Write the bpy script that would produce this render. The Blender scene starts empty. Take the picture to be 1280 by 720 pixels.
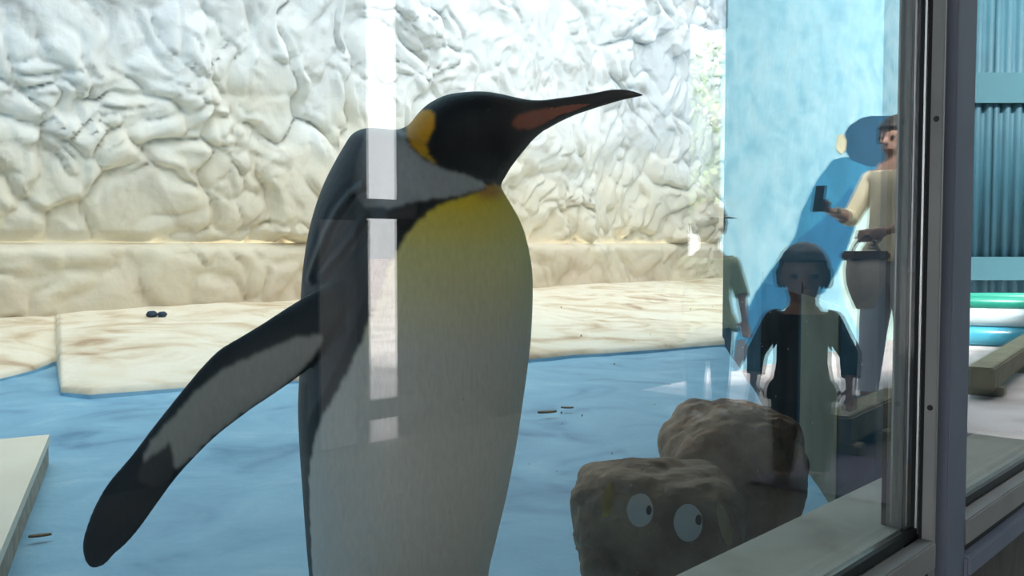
import bpy, bmesh, math, random
import numpy as np
from mathutils import Vector, Matrix
from mathutils.bvhtree import BVHTree

random.seed(7)
rng = np.random.default_rng(7)
scene = bpy.context.scene
COL = scene.collection

# ------------------------------------------------------------------ camera
# World: pavement z = 0, glass plane y = 0, penguin enclosure on +y, visitors on -y.
FPX = 1150.0
YAW = math.radians(47.0)
PITCH = math.radians(2.74)
CAM = np.array([0.0, -0.35, 0.95])
FWD = np.array([math.sin(YAW) * math.cos(PITCH), math.cos(YAW) * math.cos(PITCH), -math.sin(PITCH)])
RGT = np.array([math.cos(YAW), -math.sin(YAW), 0.0])
UPV = np.cross(RGT, FWD)
cam_data = bpy.data.cameras.new('camera')
cam_data.sensor_width = 36.0
cam_data.lens = 36.0 * FPX / 1280.0
cam_data.clip_start = 0.02
cam_data.clip_end = 200
cam = bpy.data.objects.new('camera', cam_data)
COL.objects.link(cam)
cam.location = CAM
cam.rotation_euler = (math.radians(90) - PITCH, 0, -YAW)
scene.camera = cam

# ------------------------------------------------------------------ world, sun, exposure
world = bpy.data.worlds.new('hazy_sky')
scene.world = world
world.use_nodes = True
bg = world.node_tree.nodes['Background']
bg.inputs[0].default_value = (0.96, 0.98, 1.0, 1)
bg.inputs[1].default_value = 3.45
sun_data = bpy.data.lights.new('sun', 'SUN')
sun_data.energy = 20.0
sun_data.angle = math.radians(3.0)
sun_data.color = (1.0, 0.97, 0.92)
sun = bpy.data.objects.new('sun', sun_data)
COL.objects.link(sun)
sun.rotation_euler = Vector((-0.45, 0.50, 0.75)).to_track_quat('Z', 'Y').to_euler()
scene.view_settings.view_transform = 'Standard'
scene.view_settings.look = 'None'
scene.view_settings.gamma = 1.0
scene.view_settings.use_curve_mapping = False
scene.view_settings.exposure = 0.0

# ------------------------------------------------------------------ projection helpers (to size things from the photo)
def ray(px, py):
    return FWD + (px - 640.0) / FPX * RGT + (360.0 - py) / FPX * UPV
def at_depth(px, py, d):
    return CAM + d * ray(px, py)
def on_z(px, py, z):
    r = ray(px, py); t = (z - CAM[2]) / r[2]
    return CAM + t * r
def on_y(px, py, y):
    r = ray(px, py); t = (y - CAM[1]) / r[1]
    return CAM + t * r
def mirror(p):
    return np.array([p[0], -p[1], p[2]])

# ------------------------------------------------------------------ materials
def new_mat(name):
    m = bpy.data.materials.new(name); m.use_nodes = True
    nt = m.node_tree
    return m, nt, nt.nodes['Principled BSDF']
def N(nt, t, **kw):
    n = nt.nodes.new(t)
    for k, v in kw.items(): setattr(n, k, v)
    return n
def plain(name, col, rough=0.6, metal=0.0, spec=0.5):
    m, nt, b = new_mat(name)
    b.inputs['Base Color'].default_value = (*col, 1)
    b.inputs['Roughness'].default_value = rough
    b.inputs['Metallic'].default_value = metal
    b.inputs['Specular IOR Level'].default_value = spec
    return m
def mottled(name, cols, scale=4.0, rough=0.7, detail=6.0, bump=0.0, bscale=30.0, lo=0.35, hi=0.65, spec=0.5, metal=0.0, distort=0.4, bdist=0.01):
    """base colour runs through a list of colours by noise, with fine relief"""
    m, nt, b = new_mat(name)
    tc = N(nt, 'ShaderNodeTexCoord')
    nz = N(nt, 'ShaderNodeTexNoise'); nz.inputs['Scale'].default_value = scale
    nz.inputs['Detail'].default_value = detail; nz.inputs['Distortion'].default_value = distort
    nt.links.new(tc.outputs['Object'], nz.inputs['Vector'])
    cr = N(nt, 'ShaderNodeValToRGB')
    el = cr.color_ramp.elements
    el[0].position = lo; el[0].color = (*cols[0], 1); el[1].position = hi; el[1].color = (*cols[-1], 1)
    for i, c in enumerate(cols[1:-1]):
        e = el.new(lo + (hi - lo) * (i + 1) / (len(cols) - 1)); e.color = (*c, 1)
    nt.links.new(nz.outputs['Fac'], cr.inputs['Fac'])
    nt.links.new(cr.outputs['Color'], b.inputs['Base Color'])
    b.inputs['Roughness'].default_value = rough
    b.inputs['Metallic'].default_value = metal
    b.inputs['Specular IOR Level'].default_value = spec
    if bump > 0:
        n2 = N(nt, 'ShaderNodeTexNoise'); n2.inputs['Scale'].default_value = bscale; n2.inputs['Detail'].default_value = 5
        nt.links.new(tc.outputs['Object'], n2.inputs['Vector'])
        bp = N(nt, 'ShaderNodeBump'); bp.inputs['Strength'].default_value = bump; bp.inputs['Distance'].default_value = bdist
        nt.links.new(n2.outputs['Fac'], bp.inputs['Height'])
        nt.links.new(bp.outputs['Normal'], b.inputs['Normal'])
    return m
def vcol(name, rough=0.6, bump=0.0, bscale=(300, 300, 60), spec=0.3, sheen=0.0):
    """colour comes from the mesh colour attribute 'plumage'"""
    m, nt, b = new_mat(name)
    a = N(nt, 'ShaderNodeAttribute', attribute_name='plumage')
    tc = N(nt, 'ShaderNodeTexCoord')
    mp = N(nt, 'ShaderNodeMapping'); mp.inputs['Scale'].default_value = bscale
    nt.links.new(tc.outputs['Object'], mp.inputs['Vector'])
    nz = N(nt, 'ShaderNodeTexNoise'); nz.inputs['Scale'].default_value = 1.0; nz.inputs['Detail'].default_value = 3
    nt.links.new(mp.outputs['Vector'], nz.inputs['Vector'])
    mr = N(nt, 'ShaderNodeMapRange'); mr.inputs['To Min'].default_value = 0.86; mr.inputs['To Max'].default_value = 1.14
    nt.links.new(nz.outputs['Fac'], mr.inputs['Value'])
    mx = N(nt, 'ShaderNodeMix', data_type='RGBA', blend_type='MULTIPLY'); mx.inputs[0].default_value = 1
    nt.links.new(a.outputs['Color'], mx.inputs[6]); nt.links.new(mr.outputs['Result'], mx.inputs[7])
    nt.links.new(mx.outputs[2], b.inputs['Base Color'])
    b.inputs['Roughness'].default_value = rough
    b.inputs['Specular IOR Level'].default_value = spec
    b.inputs['Sheen Weight'].default_value = sheen
    if bump:
        bp = N(nt, 'ShaderNodeBump'); bp.inputs['Strength'].default_value = bump; bp.inputs['Distance'].default_value = 0.002
        nt.links.new(nz.outputs['Fac'], bp.inputs['Height']); nt.links.new(bp.outputs['Normal'], b.inputs['Normal'])
    return m
def glass_mat(name, f0=0.09, tint=(0.955, 0.968, 0.958)):
    m = bpy.data.materials.new(name); m.use_nodes = True
    nt = m.node_tree; nt.nodes.clear()
    out = N(nt, 'ShaderNodeOutputMaterial')
    tr = N(nt, 'ShaderNodeBsdfTransparent'); tr.inputs[0].default_value = (*tint, 1)
    gl = N(nt, 'ShaderNodeBsdfGlossy'); gl.inputs['Roughness'].default_value = 0.0
    gl.inputs[0].default_value = (1, 1, 1, 1)
    ge = N(nt, 'ShaderNodeNewGeometry')
    dp = N(nt, 'ShaderNodeVectorMath', operation='DOT_PRODUCT')
    nt.links.new(ge.outputs['Incoming'], dp.inputs[0]); nt.links.new(ge.outputs['Normal'], dp.inputs[1])
    ab = N(nt, 'ShaderNodeMath', operation='ABSOLUTE'); nt.links.new(dp.outputs['Value'], ab.inputs[0])
    om = N(nt, 'ShaderNodeMath', operation='SUBTRACT'); om.inputs[0].default_value = 1; nt.links.new(ab.outputs[0], om.inputs[1])
    pw = N(nt, 'ShaderNodeMath', operation='POWER'); pw.inputs[1].default_value = 5; nt.links.new(om.outputs[0], pw.inputs[0])
    ma = N(nt, 'ShaderNodeMath', operation='MULTIPLY_ADD'); ma.inputs[1].default_value = 1 - f0; ma.inputs[2].default_value = f0
    nt.links.new(pw.outputs[0], ma.inputs[0])
    mx = N(nt, 'ShaderNodeMixShader')
    nt.links.new(ma.outputs[0], mx.inputs[0]); nt.links.new(tr.outputs[0], mx.inputs[1]); nt.links.new(gl.outputs[0], mx.inputs[2])
    nt.links.new(mx.outputs[0], out.inputs[0])
    return m

def rock_wall_mat():
    """white sprayed concrete, cooler and cleaner high up, cream with algae and rust stains low down"""
    m, nt, b = new_mat('white_rockwork')
    tc = N(nt, 'ShaderNodeTexCoord')
    sx = N(nt, 'ShaderNodeSeparateXYZ'); nt.links.new(tc.outputs['Object'], sx.inputs[0])
    nz = N(nt, 'ShaderNodeTexNoise'); nz.inputs['Scale'].default_value = 0.9; nz.inputs['Detail'].default_value = 7; nz.inputs['Distortion'].default_value = 0.8
    nt.links.new(tc.outputs['Object'], nz.inputs['Vector'])
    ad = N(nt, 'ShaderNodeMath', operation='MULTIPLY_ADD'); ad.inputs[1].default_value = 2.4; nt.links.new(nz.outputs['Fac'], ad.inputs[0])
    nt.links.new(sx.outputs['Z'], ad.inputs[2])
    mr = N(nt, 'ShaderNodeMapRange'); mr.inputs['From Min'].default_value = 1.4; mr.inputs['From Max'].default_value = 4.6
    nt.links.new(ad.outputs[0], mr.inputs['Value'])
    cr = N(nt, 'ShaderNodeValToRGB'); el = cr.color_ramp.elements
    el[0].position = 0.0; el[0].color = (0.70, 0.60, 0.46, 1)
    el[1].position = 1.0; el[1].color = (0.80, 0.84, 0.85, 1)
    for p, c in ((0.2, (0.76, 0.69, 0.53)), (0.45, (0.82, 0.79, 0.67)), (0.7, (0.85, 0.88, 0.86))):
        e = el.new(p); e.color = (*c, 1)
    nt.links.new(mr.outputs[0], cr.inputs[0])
    n2 = N(nt, 'ShaderNodeTexNoise'); n2.inputs['Scale'].default_value = 2.2; n2.inputs['Detail'].default_value = 9; n2.inputs['Distortion'].default_value = 1.2
    nt.links.new(tc.outputs['Object'], n2.inputs['Vector'])
    c2 = N(nt, 'ShaderNodeValToRGB'); e2 = c2.color_ramp.elements
    e2[0].position = 0.30; e2[0].color = (0.42, 0.36, 0.30, 1); e2[1].position = 0.46; e2[1].color = (1, 1, 1, 1)
    nt.links.new(n2.outputs['Fac'], c2.inputs[0])
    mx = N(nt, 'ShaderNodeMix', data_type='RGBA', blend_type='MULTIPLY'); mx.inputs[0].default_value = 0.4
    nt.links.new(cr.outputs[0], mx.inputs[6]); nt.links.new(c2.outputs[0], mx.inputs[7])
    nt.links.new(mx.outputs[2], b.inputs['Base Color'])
    b.inputs['Roughness'].default_value = 0.85; b.inputs['Specular IOR Level'].default_value = 0.2
    n3 = N(nt, 'ShaderNodeTexNoise'); n3.inputs['Scale'].default_value = 14; n3.inputs['Detail'].default_value = 6
    nt.links.new(tc.outputs['Object'], n3.inputs['Vector'])
    bp = N(nt, 'ShaderNodeBump'); bp.inputs['Strength'].default_value = 0.5; bp.inputs['Distance'].default_value = 0.02
    nt.links.new(n3.outputs['Fac'], bp.inputs['Height']); nt.links.new(bp.outputs['Normal'], b.inputs['Normal'])
    return m

M = {}
M['rockwall'] = rock_wall_mat()
M['blue_wall'] = mottled('blue_painted_rockwork', [(0.06, 0.20, 0.34), (0.10, 0.28, 0.42), (0.14, 0.34, 0.48)], 1.2, 0.7, bump=0.5, bscale=9, bdist=0.03)
M['blue_floor'] = mottled('pale_blue_pool_paint', [(0.07, 0.22, 0.36), (0.17, 0.39, 0.55), (0.21, 0.45, 0.61), (0.32, 0.56, 0.68)], 2.6, 0.55, detail=9, bump=0.4, bscale=25, lo=0.25, hi=0.75, distort=1.0)
M['ledge'] = mottled('cream_stained_concrete', [(0.45, 0.32, 0.20), (0.66, 0.54, 0.38), (0.80, 0.72, 0.56), (0.84, 0.78, 0.64)], 1.6, 0.8, detail=9, bump=0.6, bscale=12, lo=0.28, hi=0.62, distort=1.5, bdist=0.02)
M['slab'] = mottled('cream_paint', [(0.80, 0.73, 0.57), (0.88, 0.82, 0.67)], 3.0, 0.6)
M['slab_edge'] = mottled('dark_slab_edge', [(0.30, 0.26, 0.20), (0.45, 0.40, 0.32)], 20.0, 0.8)  # slab sides coloured darker than the top
M['sill'] = mottled('grey_beige_sill', [(0.46, 0.38, 0.29), (0.62, 0.54, 0.43), (0.70, 0.62, 0.51)], 9.0, 0.55, detail=8, bump=0.2, bscale=60, lo=0.3, hi=0.6)
M['alu'] = mottled('grey_aluminium', [(0.22, 0.225, 0.22), (0.28, 0.285, 0.28)], 6.0, 0.6, metal=0.0, spec=0.2)
M['alu_light'] = plain('bright_aluminium', (0.62, 0.66, 0.66), 0.3, 0.6)
M['alu_blue'] = mottled('blue_grey_frame_paint', [(0.17, 0.20, 0.26), (0.21, 0.24, 0.30)], 7.0, 0.75, spec=0.08)
M['gasket'] = plain('black_rubber', (0.012, 0.014, 0.015), 0.6, spec=0.2)
M['screw'] = plain('dark_screw', (0.015, 0.015, 0.016), 0.5, 0.3)
M['glass'] = glass_mat('window_glass')
M['kick'] = mottled('dark_brown_plinth', [(0.05, 0.042, 0.04), (0.075, 0.062, 0.058)], 14, 0.8, bump=0.3)
M['dark_wall'] = mottled('dark_brown_boards', [(0.010, 0.010, 0.010), (0.016, 0.015, 0.015)], 5, 0.85, spec=0.15)
M['roof'] = plain('dark_roof_panel', (0.05, 0.045, 0.045), 0.8)
M['pavement'] = mottled('pinkish_pavement', [(0.42, 0.38, 0.37), (0.55, 0.50, 0.49), (0.60, 0.56, 0.56)], 2.0, 0.8, bump=0.3, bscale=40)
M['mural_wall'] = mottled('light_blue_plaster', [(0.30, 0.62, 0.76), (0.40, 0.73, 0.86), (0.47, 0.78, 0.89)], 1.8, 0.7, detail=9, distort=2.5, bump=0.4, bscale=6, bdist=0.03)

# ------------------------------------------------------------------ object helpers
def link(name, mesh, mat=None, parent=None):
    o = bpy.data.objects.new(name, mesh)
    COL.objects.link(o)
    if mat is not None:
        mesh.materials.clear(); mesh.materials.append(mat)
    if parent is not None: o.parent = parent
    return o
def tag(o, label=None, cat=None, group=None, kind=None):
    if label: o['label'] = label
    if cat: o['category'] = cat
    if group: o['group'] = group
    if kind: o['kind'] = kind
    return o
def empty(name, loc=(0, 0, 0), rz=0.0):
    o = bpy.data.objects.new(name, None); COL.objects.link(o)
    o.location = loc; o.rotation_euler = (0, 0, rz); o.empty_display_size = 0.1
    return o
def mesh_np(name, verts, faces, smooth=True):
    me = bpy.data.meshes.new(name)
    me.from_pydata([tuple(map(float, v)) for v in verts], [], [tuple(map(int, f)) for f in faces])
    me.validate(); me.update()
    if smooth: me.polygons.foreach_set('use_smooth', [True] * len(me.polygons))
    return me
def box_mesh(name, x0, x1, y0, y1, z0, z1, bevel=0.0):
    bm = bmesh.new()
    bmesh.ops.create_cube(bm, size=1)
    for v in bm.verts:
        v.co = Vector(((x0 + x1) / 2 + v.co.x * (x1 - x0), (y0 + y1) / 2 + v.co.y * (y1 - y0), (z0 + z1) / 2 + v.co.z * (z1 - z0)))
    if bevel > 0:
        bmesh.ops.bevel(bm, geom=bm.edges[:], offset=bevel, segments=2, affect='EDGES', clamp_overlap=True)
    me = bpy.data.meshes.new(name); bm.to_mesh(me); bm.free()
    return me
def box(name, x0, x1, y0, y1, z0, z1, mat, parent=None, bevel=0.0):
    return link(name, box_mesh(name, x0, x1, y0, y1, z0, z1, bevel), mat, parent)
def grid_faces(nu, nv, wrap_v=False):
    i = np.arange(nu - 1)[:, None]; j = np.arange(nv if wrap_v else nv - 1)[None, :]
    j2 = (j + 1) % nv
    return np.stack([i * nv + j, (i + 1) * nv + j, (i + 1) * nv + j2, i * nv + j2], -1).reshape(-1, 4)
def prism(name, poly, z0, z1, mat=None, parent=None, axis='z'):
    """extrude an outline (list of 2D points) between two levels"""
    n = len(poly)
    if axis == 'z':
        v = [(p[0], p[1], z0) for p in poly] + [(p[0], p[1], z1) for p in poly]
    else:
        v = [(p[0], z0, p[1]) for p in poly] + [(p[0], z1, p[1]) for p in poly]
    bm = bmesh.new(); bv = [bm.verts.new(q) for q in v]
    bm.faces.new(bv[:n]); bm.faces.new(bv[n:])
    for i in range(n):
        bm.faces.new((bv[i], bv[(i + 1) % n], bv[n + (i + 1) % n], bv[n + i]))
    bmesh.ops.recalc_face_normals(bm, faces=bm.faces[:])
    me = bpy.data.meshes.new(name); bm.to_mesh(me); bm.free()
    return link(name, me, mat, parent) if mat else me
def evaluated(me, mods):
    """apply a list of modifiers to a mesh and hand back a plain mesh"""
    o = bpy.data.objects.new('shape', me); COL.objects.link(o)
    for t, kw in mods:
        md = o.modifiers.new(t.lower(), t)
        for k, v in kw.items(): setattr(md, k, v)
    dg = bpy.context.evaluated_depsgraph_get()
    r = bpy.data.meshes.new_from_object(o.evaluated_get(dg))
    bpy.data.objects.remove(o)
    return r
class Lump:
    """collects closed shells that are fused into one continuous surface by a voxel remesh"""
    def __init__(self): self.v = []; self.f = []
    def shell(self, verts, faces):
        b = len(self.v); self.v.extend([tuple(map(float, q)) for q in verts]); self.f.extend([tuple(int(i) + b for i in q) for q in faces])
    def bone(self, p0, p1, r0, r1, flat=1.0, flat_dir=(0, 1, 0), n=14):
        """tapered capsule, flattened along flat_dir"""
        p0 = np.array(p0, float); p1 = np.array(p1, float)
        ax = p1 - p0; L = np.linalg.norm(ax)
        if L < 1e-6: ax = np.array([0, 0, 1.0]); L = 1e-6
        else: ax = ax / L
        fd = np.array(flat_dir, float); fd = fd - ax * fd.dot(ax)
        if np.linalg.norm(fd) < 1e-3:
            fd = np.array([1.0, 0, 0]) - ax * ax[0]
            if np.linalg.norm(fd) < 1e-3: fd = np.array([0, 1.0, 0])
        fd /= np.linalg.norm(fd); sd = np.cross(ax, fd)
        prof = [(-r0 * math.cos(t), r0 * math.sin(t)) for t in np.linspace(0.12, math.pi / 2, 5)]
        prof += [(L + r1 * math.sin(t), r1 * math.cos(t)) for t in np.linspace(0, math.pi / 2 - 0.12, 5)]
        ring = np.linspace(0, 2 * math.pi, n, endpoint=False)
        V = []
        for s, r in prof:
            for a in ring: V.append(p0 + ax * s + fd * (r * flat * math.cos(a)) + sd * (r * math.sin(a)))
        F = [tuple(q) for q in grid_faces(len(prof), n, True)]
        F.append(tuple(range(n))[::-1]); F.append(tuple(range((len(prof) - 1) * n, len(prof) * n)))
        self.shell(V, F)
    def ball(self, c, r, n=16):
        c = np.array(c, float); r = np.array(r, float) * np.ones(3)
        V = []
        th = np.linspace(0.1, math.pi - 0.1, n // 2 + 1)
        for t in th:
            for a in np.linspace(0, 2 * math.pi, n, endpoint=False):
                V.append(c + r * np.array([math.sin(t) * math.cos(a), math.sin(t) * math.sin(a), math.cos(t)]))
        F = [tuple(q) for q in grid_faces(len(th), n, True)]
        F.append(tuple(range(n))[::-1]); F.append(tuple(range((len(th) - 1) * n, len(th) * n)))
        self.shell(V, F)
    def fuse(self, name, voxel, smooth=4, factor=0.5):
        me = bpy.data.meshes.new(name); me.from_pydata(self.v, [], self.f); me.update()
        bm = bmesh.new(); bm.from_mesh(me); bmesh.ops.recalc_face_normals(bm, faces=bm.faces[:]); bm.to_mesh(me); bm.free()
        r = evaluated(me, [('REMESH', dict(mode='VOXEL', voxel_size=voxel, use_smooth_shade=True)),
                           ('SMOOTH', dict(factor=factor, iterations=smooth))])
        r.name = name
        return r
def coords(me):
    a = np.empty(len(me.vertices) * 3, np.float32); me.vertices.foreach_get('co', a)
    return a.reshape(-1, 3).astype(float)
def set_coords(me, a):
    me.vertices.foreach_set('co', a.astype(np.float32).ravel()); me.update()
def paint(me, rgb, name='plumage'):
    at = me.color_attributes.new(name, 'FLOAT_COLOR', 'POINT')
    c = np.ones((len(rgb), 4), np.float32); c[:, :3] = rgb
    at.data.foreach_set('color', c.ravel())
def in_poly(px, py, poly):
    poly = np.array(poly, float); r = np.zeros(px.shape, bool); n = len(poly)
    for i in range(n):
        x0, y0 = poly[i]; x1, y1 = poly[(i + 1) % n]
        if y0 == y1: continue
        c = ((y0 > py) != (y1 > py)) & (px < (x1 - x0) * (py - y0) / (y1 - y0) + x0)
        r ^= c
    return r
def catmull(pts, n):
    """smooth curve through rows of any dimension, n samples spread by length"""
    P = np.array(pts, float)
    d = np.linalg.norm(np.diff(P[:, :4], axis=0), axis=1) ** 0.5 + 1e-6
    t = np.concatenate([[0], np.cumsum(d)])
    m = np.zeros_like(P)
    for i in range(len(P)):
        if i == 0: m[i] = (P[1] - P[0]) / (t[1] - t[0])
        elif i == len(P) - 1: m[i] = (P[-1] - P[-2]) / (t[-1] - t[-2])
        else:
            a = (P[i] - P[i - 1]) / (t[i] - t[i - 1]); b = (P[i + 1] - P[i]) / (t[i + 1] - t[i])
            w = (t[i + 1] - t[i]) / (t[i + 1] - t[i - 1])
            m[i] = a * w + b * (1 - w)
    s = np.linspace(0, t[-1], n); k = np.clip(np.searchsorted(t, s, 'right') - 1, 0, len(P) - 2)
    h = (t[k + 1] - t[k]); x = ((s - t[k]) / h)[:, None]; h = h[:, None]
    return ((2 * x**3 - 3 * x**2 + 1) * P[k] + (x**3 - 2 * x**2 + x) * h * m[k] + (-2 * x**3 + 3 * x**2) * P[k + 1] + (x**3 - x**2) * h * m[k + 1])

# ---- noise on arrays
_perm = rng.permutation(512)
def hash2(i, j, s=0):
    return _perm[(_perm[(i + 17 * s) & 511] + j) & 511]
def vnoise(x, y, s=0):
    i = np.floor(x).astype(int); j = np.floor(y).astype(int); fx = x - i; fy = y - j
    fx = fx * fx * (3 - 2 * fx); fy = fy * fy * (3 - 2 * fy)
    h = lambda a, b: hash2(a, b, s) / 511.0
    return (h(i, j) * (1 - fx) + h(i + 1, j) * fx) * (1 - fy) + (h(i, j + 1) * (1 - fx) + h(i + 1, j + 1) * fx) * fy
def fbm(x, y, o=4, s=0):
    a = 0; w = 0.5
    for k in range(o):
        a = a + w * (vnoise(x, y, s + k) - 0.5); x = x * 2.03 + 5.1; y = y * 2.03 + 1.7; w *= 0.5
    return a
def worley(x, y, s=0):
    i = np.floor(x).astype(int); j = np.floor(y).astype(int)
    f1 = np.full(x.shape, 9.0); f2 = np.full(x.shape, 9.0); idc = np.zeros(x.shape)
    for di in (-1, 0, 1):
        for dj in (-1, 0, 1):
            a, b = i + di, j + dj
            qx = a + hash2(a, b, s + 3) / 511.0; qy = b + hash2(a, b, s + 9) / 511.0
            d = np.hypot(x - qx, y - qy)
            near = d < f1
            f2 = np.where(near, f1, np.minimum(f2, d)); idc = np.where(near, hash2(a, b, s + 21) / 511.0, idc); f1 = np.where(near, d, f1)
    return f1, f2, idc

# ================================================================== SETTING: the enclosure
FLOOR_Z = 0.20     # painted pool floor
LEDGE_Z = 0.45     # cream ledge behind it
SILL_Z = 0.645     # inner sill
WALL_Y = 7.0       # rockwork
SIDE_X = 12.7

def rock_relief(x, z):
    wx = x + 0.75 * fbm(x * 0.9, z * 0.9, 3, 1) * 2 + 0.16 * fbm(x * 3.2, z * 3.2, 2, 5) * 2
    wz = z + 0.75 * fbm(x * 0.9 + 40, z * 0.9, 3, 2) * 2 + 0.16 * fbm(x * 3.2 + 9, z * 3.2, 2, 6) * 2
    f1, f2, c = worley(wx / 0.80, wz / 0.95, 0)
    p = np.clip((f2 - f1) / 0.38, 0, 1); p = 1 - (1 - p) ** 2.5
    g1, g2, c2 = worley(wx / 0.36 + 31, wz / 0.46 + 7, 4)
    q = np.clip((g2 - g1) / 0.45, 0, 1); q = 1 - (1 - q) ** 2
    msk = np.clip(0.55 + 2.6 * fbm(x * 1.1 + 11, z * 1.1, 3, 17), 0, 1)
    k1, k2, c3 = worley(wx / 0.17 + 3, wz / 0.20 + 13, 7)
    r = np.clip((k2 - k1) / 0.5, 0, 1); r = 1 - (1 - r) ** 2
    msk2 = np.clip(0.35 + 3.0 * fbm(x * 1.4 + 27, z * 1.4, 3, 19), 0, 1)
    h = 0.10 * p * (0.25 + c) + 0.11 * q * (0.25 + c2) * msk + 0.06 * r * (0.3 + c3) * msk2 + 0.30 * fbm(x * 0.6, z * 0.8, 3, 3)
    return h + 0.03 * fbm(x * 6, z * 6, 4, 12)

# rockwork back wall: upper mass and a lower course that stands proud below a joint
nx, nz = 640, 190
X, Z = np.meshgrid(np.linspace(-2.2, 13.2, nx), np.linspace(0.93, 5.4, nz), indexing='ij')
H = rock_relief(X, Z)
Yv = WALL_Y - H * np.clip((Z - 0.93) / 0.12, 0.25, 1)
Z = Z - 0.45 * (H - H.mean()) * np.clip((Z - 0.93) / 0.3, 0, 1)     # lumps sag like trowelled mortar
wall_me = mesh_np('wall_back', np.stack([X, Yv, Z], -1).reshape(-1, 3), grid_faces(nx, nz))
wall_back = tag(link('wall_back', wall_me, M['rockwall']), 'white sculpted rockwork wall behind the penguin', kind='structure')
tag(box('sun_block_wall', -2.4, 13.2, WALL_Y + 0.15, WALL_Y + 0.4, 5.2, 10.8, M['mural_wall']), 'pale wall added above the rockwork, out of view, to block the sun', kind='structure')  # unseen block added to keep the sun out of the enclosure
nx2, nz2 = 520, 24
X, Z = np.meshgrid(np.linspace(-2.2, 13.2, nx2), np.linspace(LEDGE_Z - 0.12, 0.96, nz2), indexing='ij')
H = 0.10 + 0.45 * rock_relief(X * 0.9 + 50, Z + 20) * np.clip((0.97 - Z) / 0.10, 0, 1)
top = np.clip((Z - 0.90) / 0.06, 0, 1)
Yv = WALL_Y - 0.02 - H * (1 - 0.75 * top**2)
low_me = mesh_np('trim_1', np.stack([X, Yv, Z], -1).reshape(-1, 3), grid_faces(nx2, nz2))
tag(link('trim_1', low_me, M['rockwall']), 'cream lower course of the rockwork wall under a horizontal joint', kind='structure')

# blue side walls
def side_wall(name, x, sgn, lab):
    ny, nz3 = 120, 80
    Y, Z = np.meshgrid(np.linspace(-0.0, 13.0, ny), np.linspace(0.0, 1.0, nz3), indexing='ij')
    Z = 0.1 + Z * (11.0 if sgn > 0 else 5.3)  # extra height of the left wall is added to block the sun
    Xv = x + sgn * 0.5 * rock_relief(Y + 70, Z)
    tag(link(name, mesh_np(name, np.stack([Xv, Y, Z], -1).reshape(-1, 3), grid_faces(ny, nz3)), M['blue_wall']), lab, kind='structure')
side_wall('wall_right', SIDE_X, -1, 'blue painted rockwork side wall of the enclosure')
side_wall('wall_left', -2.0, 1, 'blue painted rockwork end wall out of view, raised to block the sun')

# partition that closes the right end of the pool, a dark keeper's door in it
M['partition'] = mottled('blue_grey_render', [(0.030, 0.060, 0.080), (0.045, 0.085, 0.11)], 2.0, 0.95, spec=0.0, bump=0.3, bscale=15)
M['door_dark'] = mottled('dark_door_paint', [(0.012, 0.015, 0.017), (0.022, 0.026, 0.028)], 4.0, 0.95, spec=0.0)
pa, pb = np.array([6.13, 3.20]), np.array([1.60, 0.12])
pdir = (pb - pa) / np.linalg.norm(pb - pa); pn = np.array([-pdir[1], pdir[0]])
if pn @ (CAM[:2] - pa) < 0: pn = -pn
prism('wall_partition', [pa, pb, pb - pn * 0.12, pa - pn * 0.12], 0.1, 5.2, M['partition'])
tag(bpy.data.objects['wall_partition'], 'dark blue-grey partition wall closing the right end of the pool', kind='structure')
def on_partition(px, py):
    r = ray(px, py); k = ((pa - CAM[:2]) @ pn) / (r[:2] @ pn); return CAM + k * r
d0, d1 = on_partition(952, 450)[:2], on_partition(1001, 450)[:2]
door = tag(empty('door_1', (*d0, 0)), 'dark door in the partition wall', kind='structure')
dz = on_partition(990, 365)[2]
prism('door_leaf', [tuple(p - d0) for p in (d0, d1, d1 + pn * 0.006, d0 + pn * 0.006)], FLOOR_Z, dz, M['door_dark'], door)
for e in (d0, d1):
    prism('door_jamb', [tuple(p - d0) for p in (e - pdir * 0.03, e + pdir * 0.03, e + pdir * 0.03 + pn * 0.006, e - pdir * 0.03 + pn * 0.006)], FLOOR_Z, dz + 0.05, M['partition'], door)

e0, e1 = on_partition(1003, 450)[:2], on_partition(1050, 450)[:2]
prism('trim_5', [e0, e1, e1 + pn * 0.006, e0 + pn * 0.006], FLOOR_Z, on_partition(1020, 372)[2], mottled('olive_board', [(0.17, 0.17, 0.135), (0.23, 0.23, 0.18)], 3.0, 0.95, spec=0.0))
tag(bpy.data.objects['trim_5'], 'olive grey board fixed on the partition beside the door', kind='structure')

# blue pool floor, gently uneven
nx, ny = 200, 120
X, Y = np.meshgrid(np.linspace(-2.2, 13.0, nx), np.linspace(0.10, 7.1, ny), indexing='ij')
Zf = FLOOR_Z + 0.03 * fbm(X * 1.6, Y * 1.6, 4, 15)
tag(link('floor', mesh_np('floor', np.stack([X, Y, Zf], -1).reshape(-1, 3), grid_faces(nx, ny)), M['blue_floor']), 'light blue painted pool floor', kind='structure')

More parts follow.
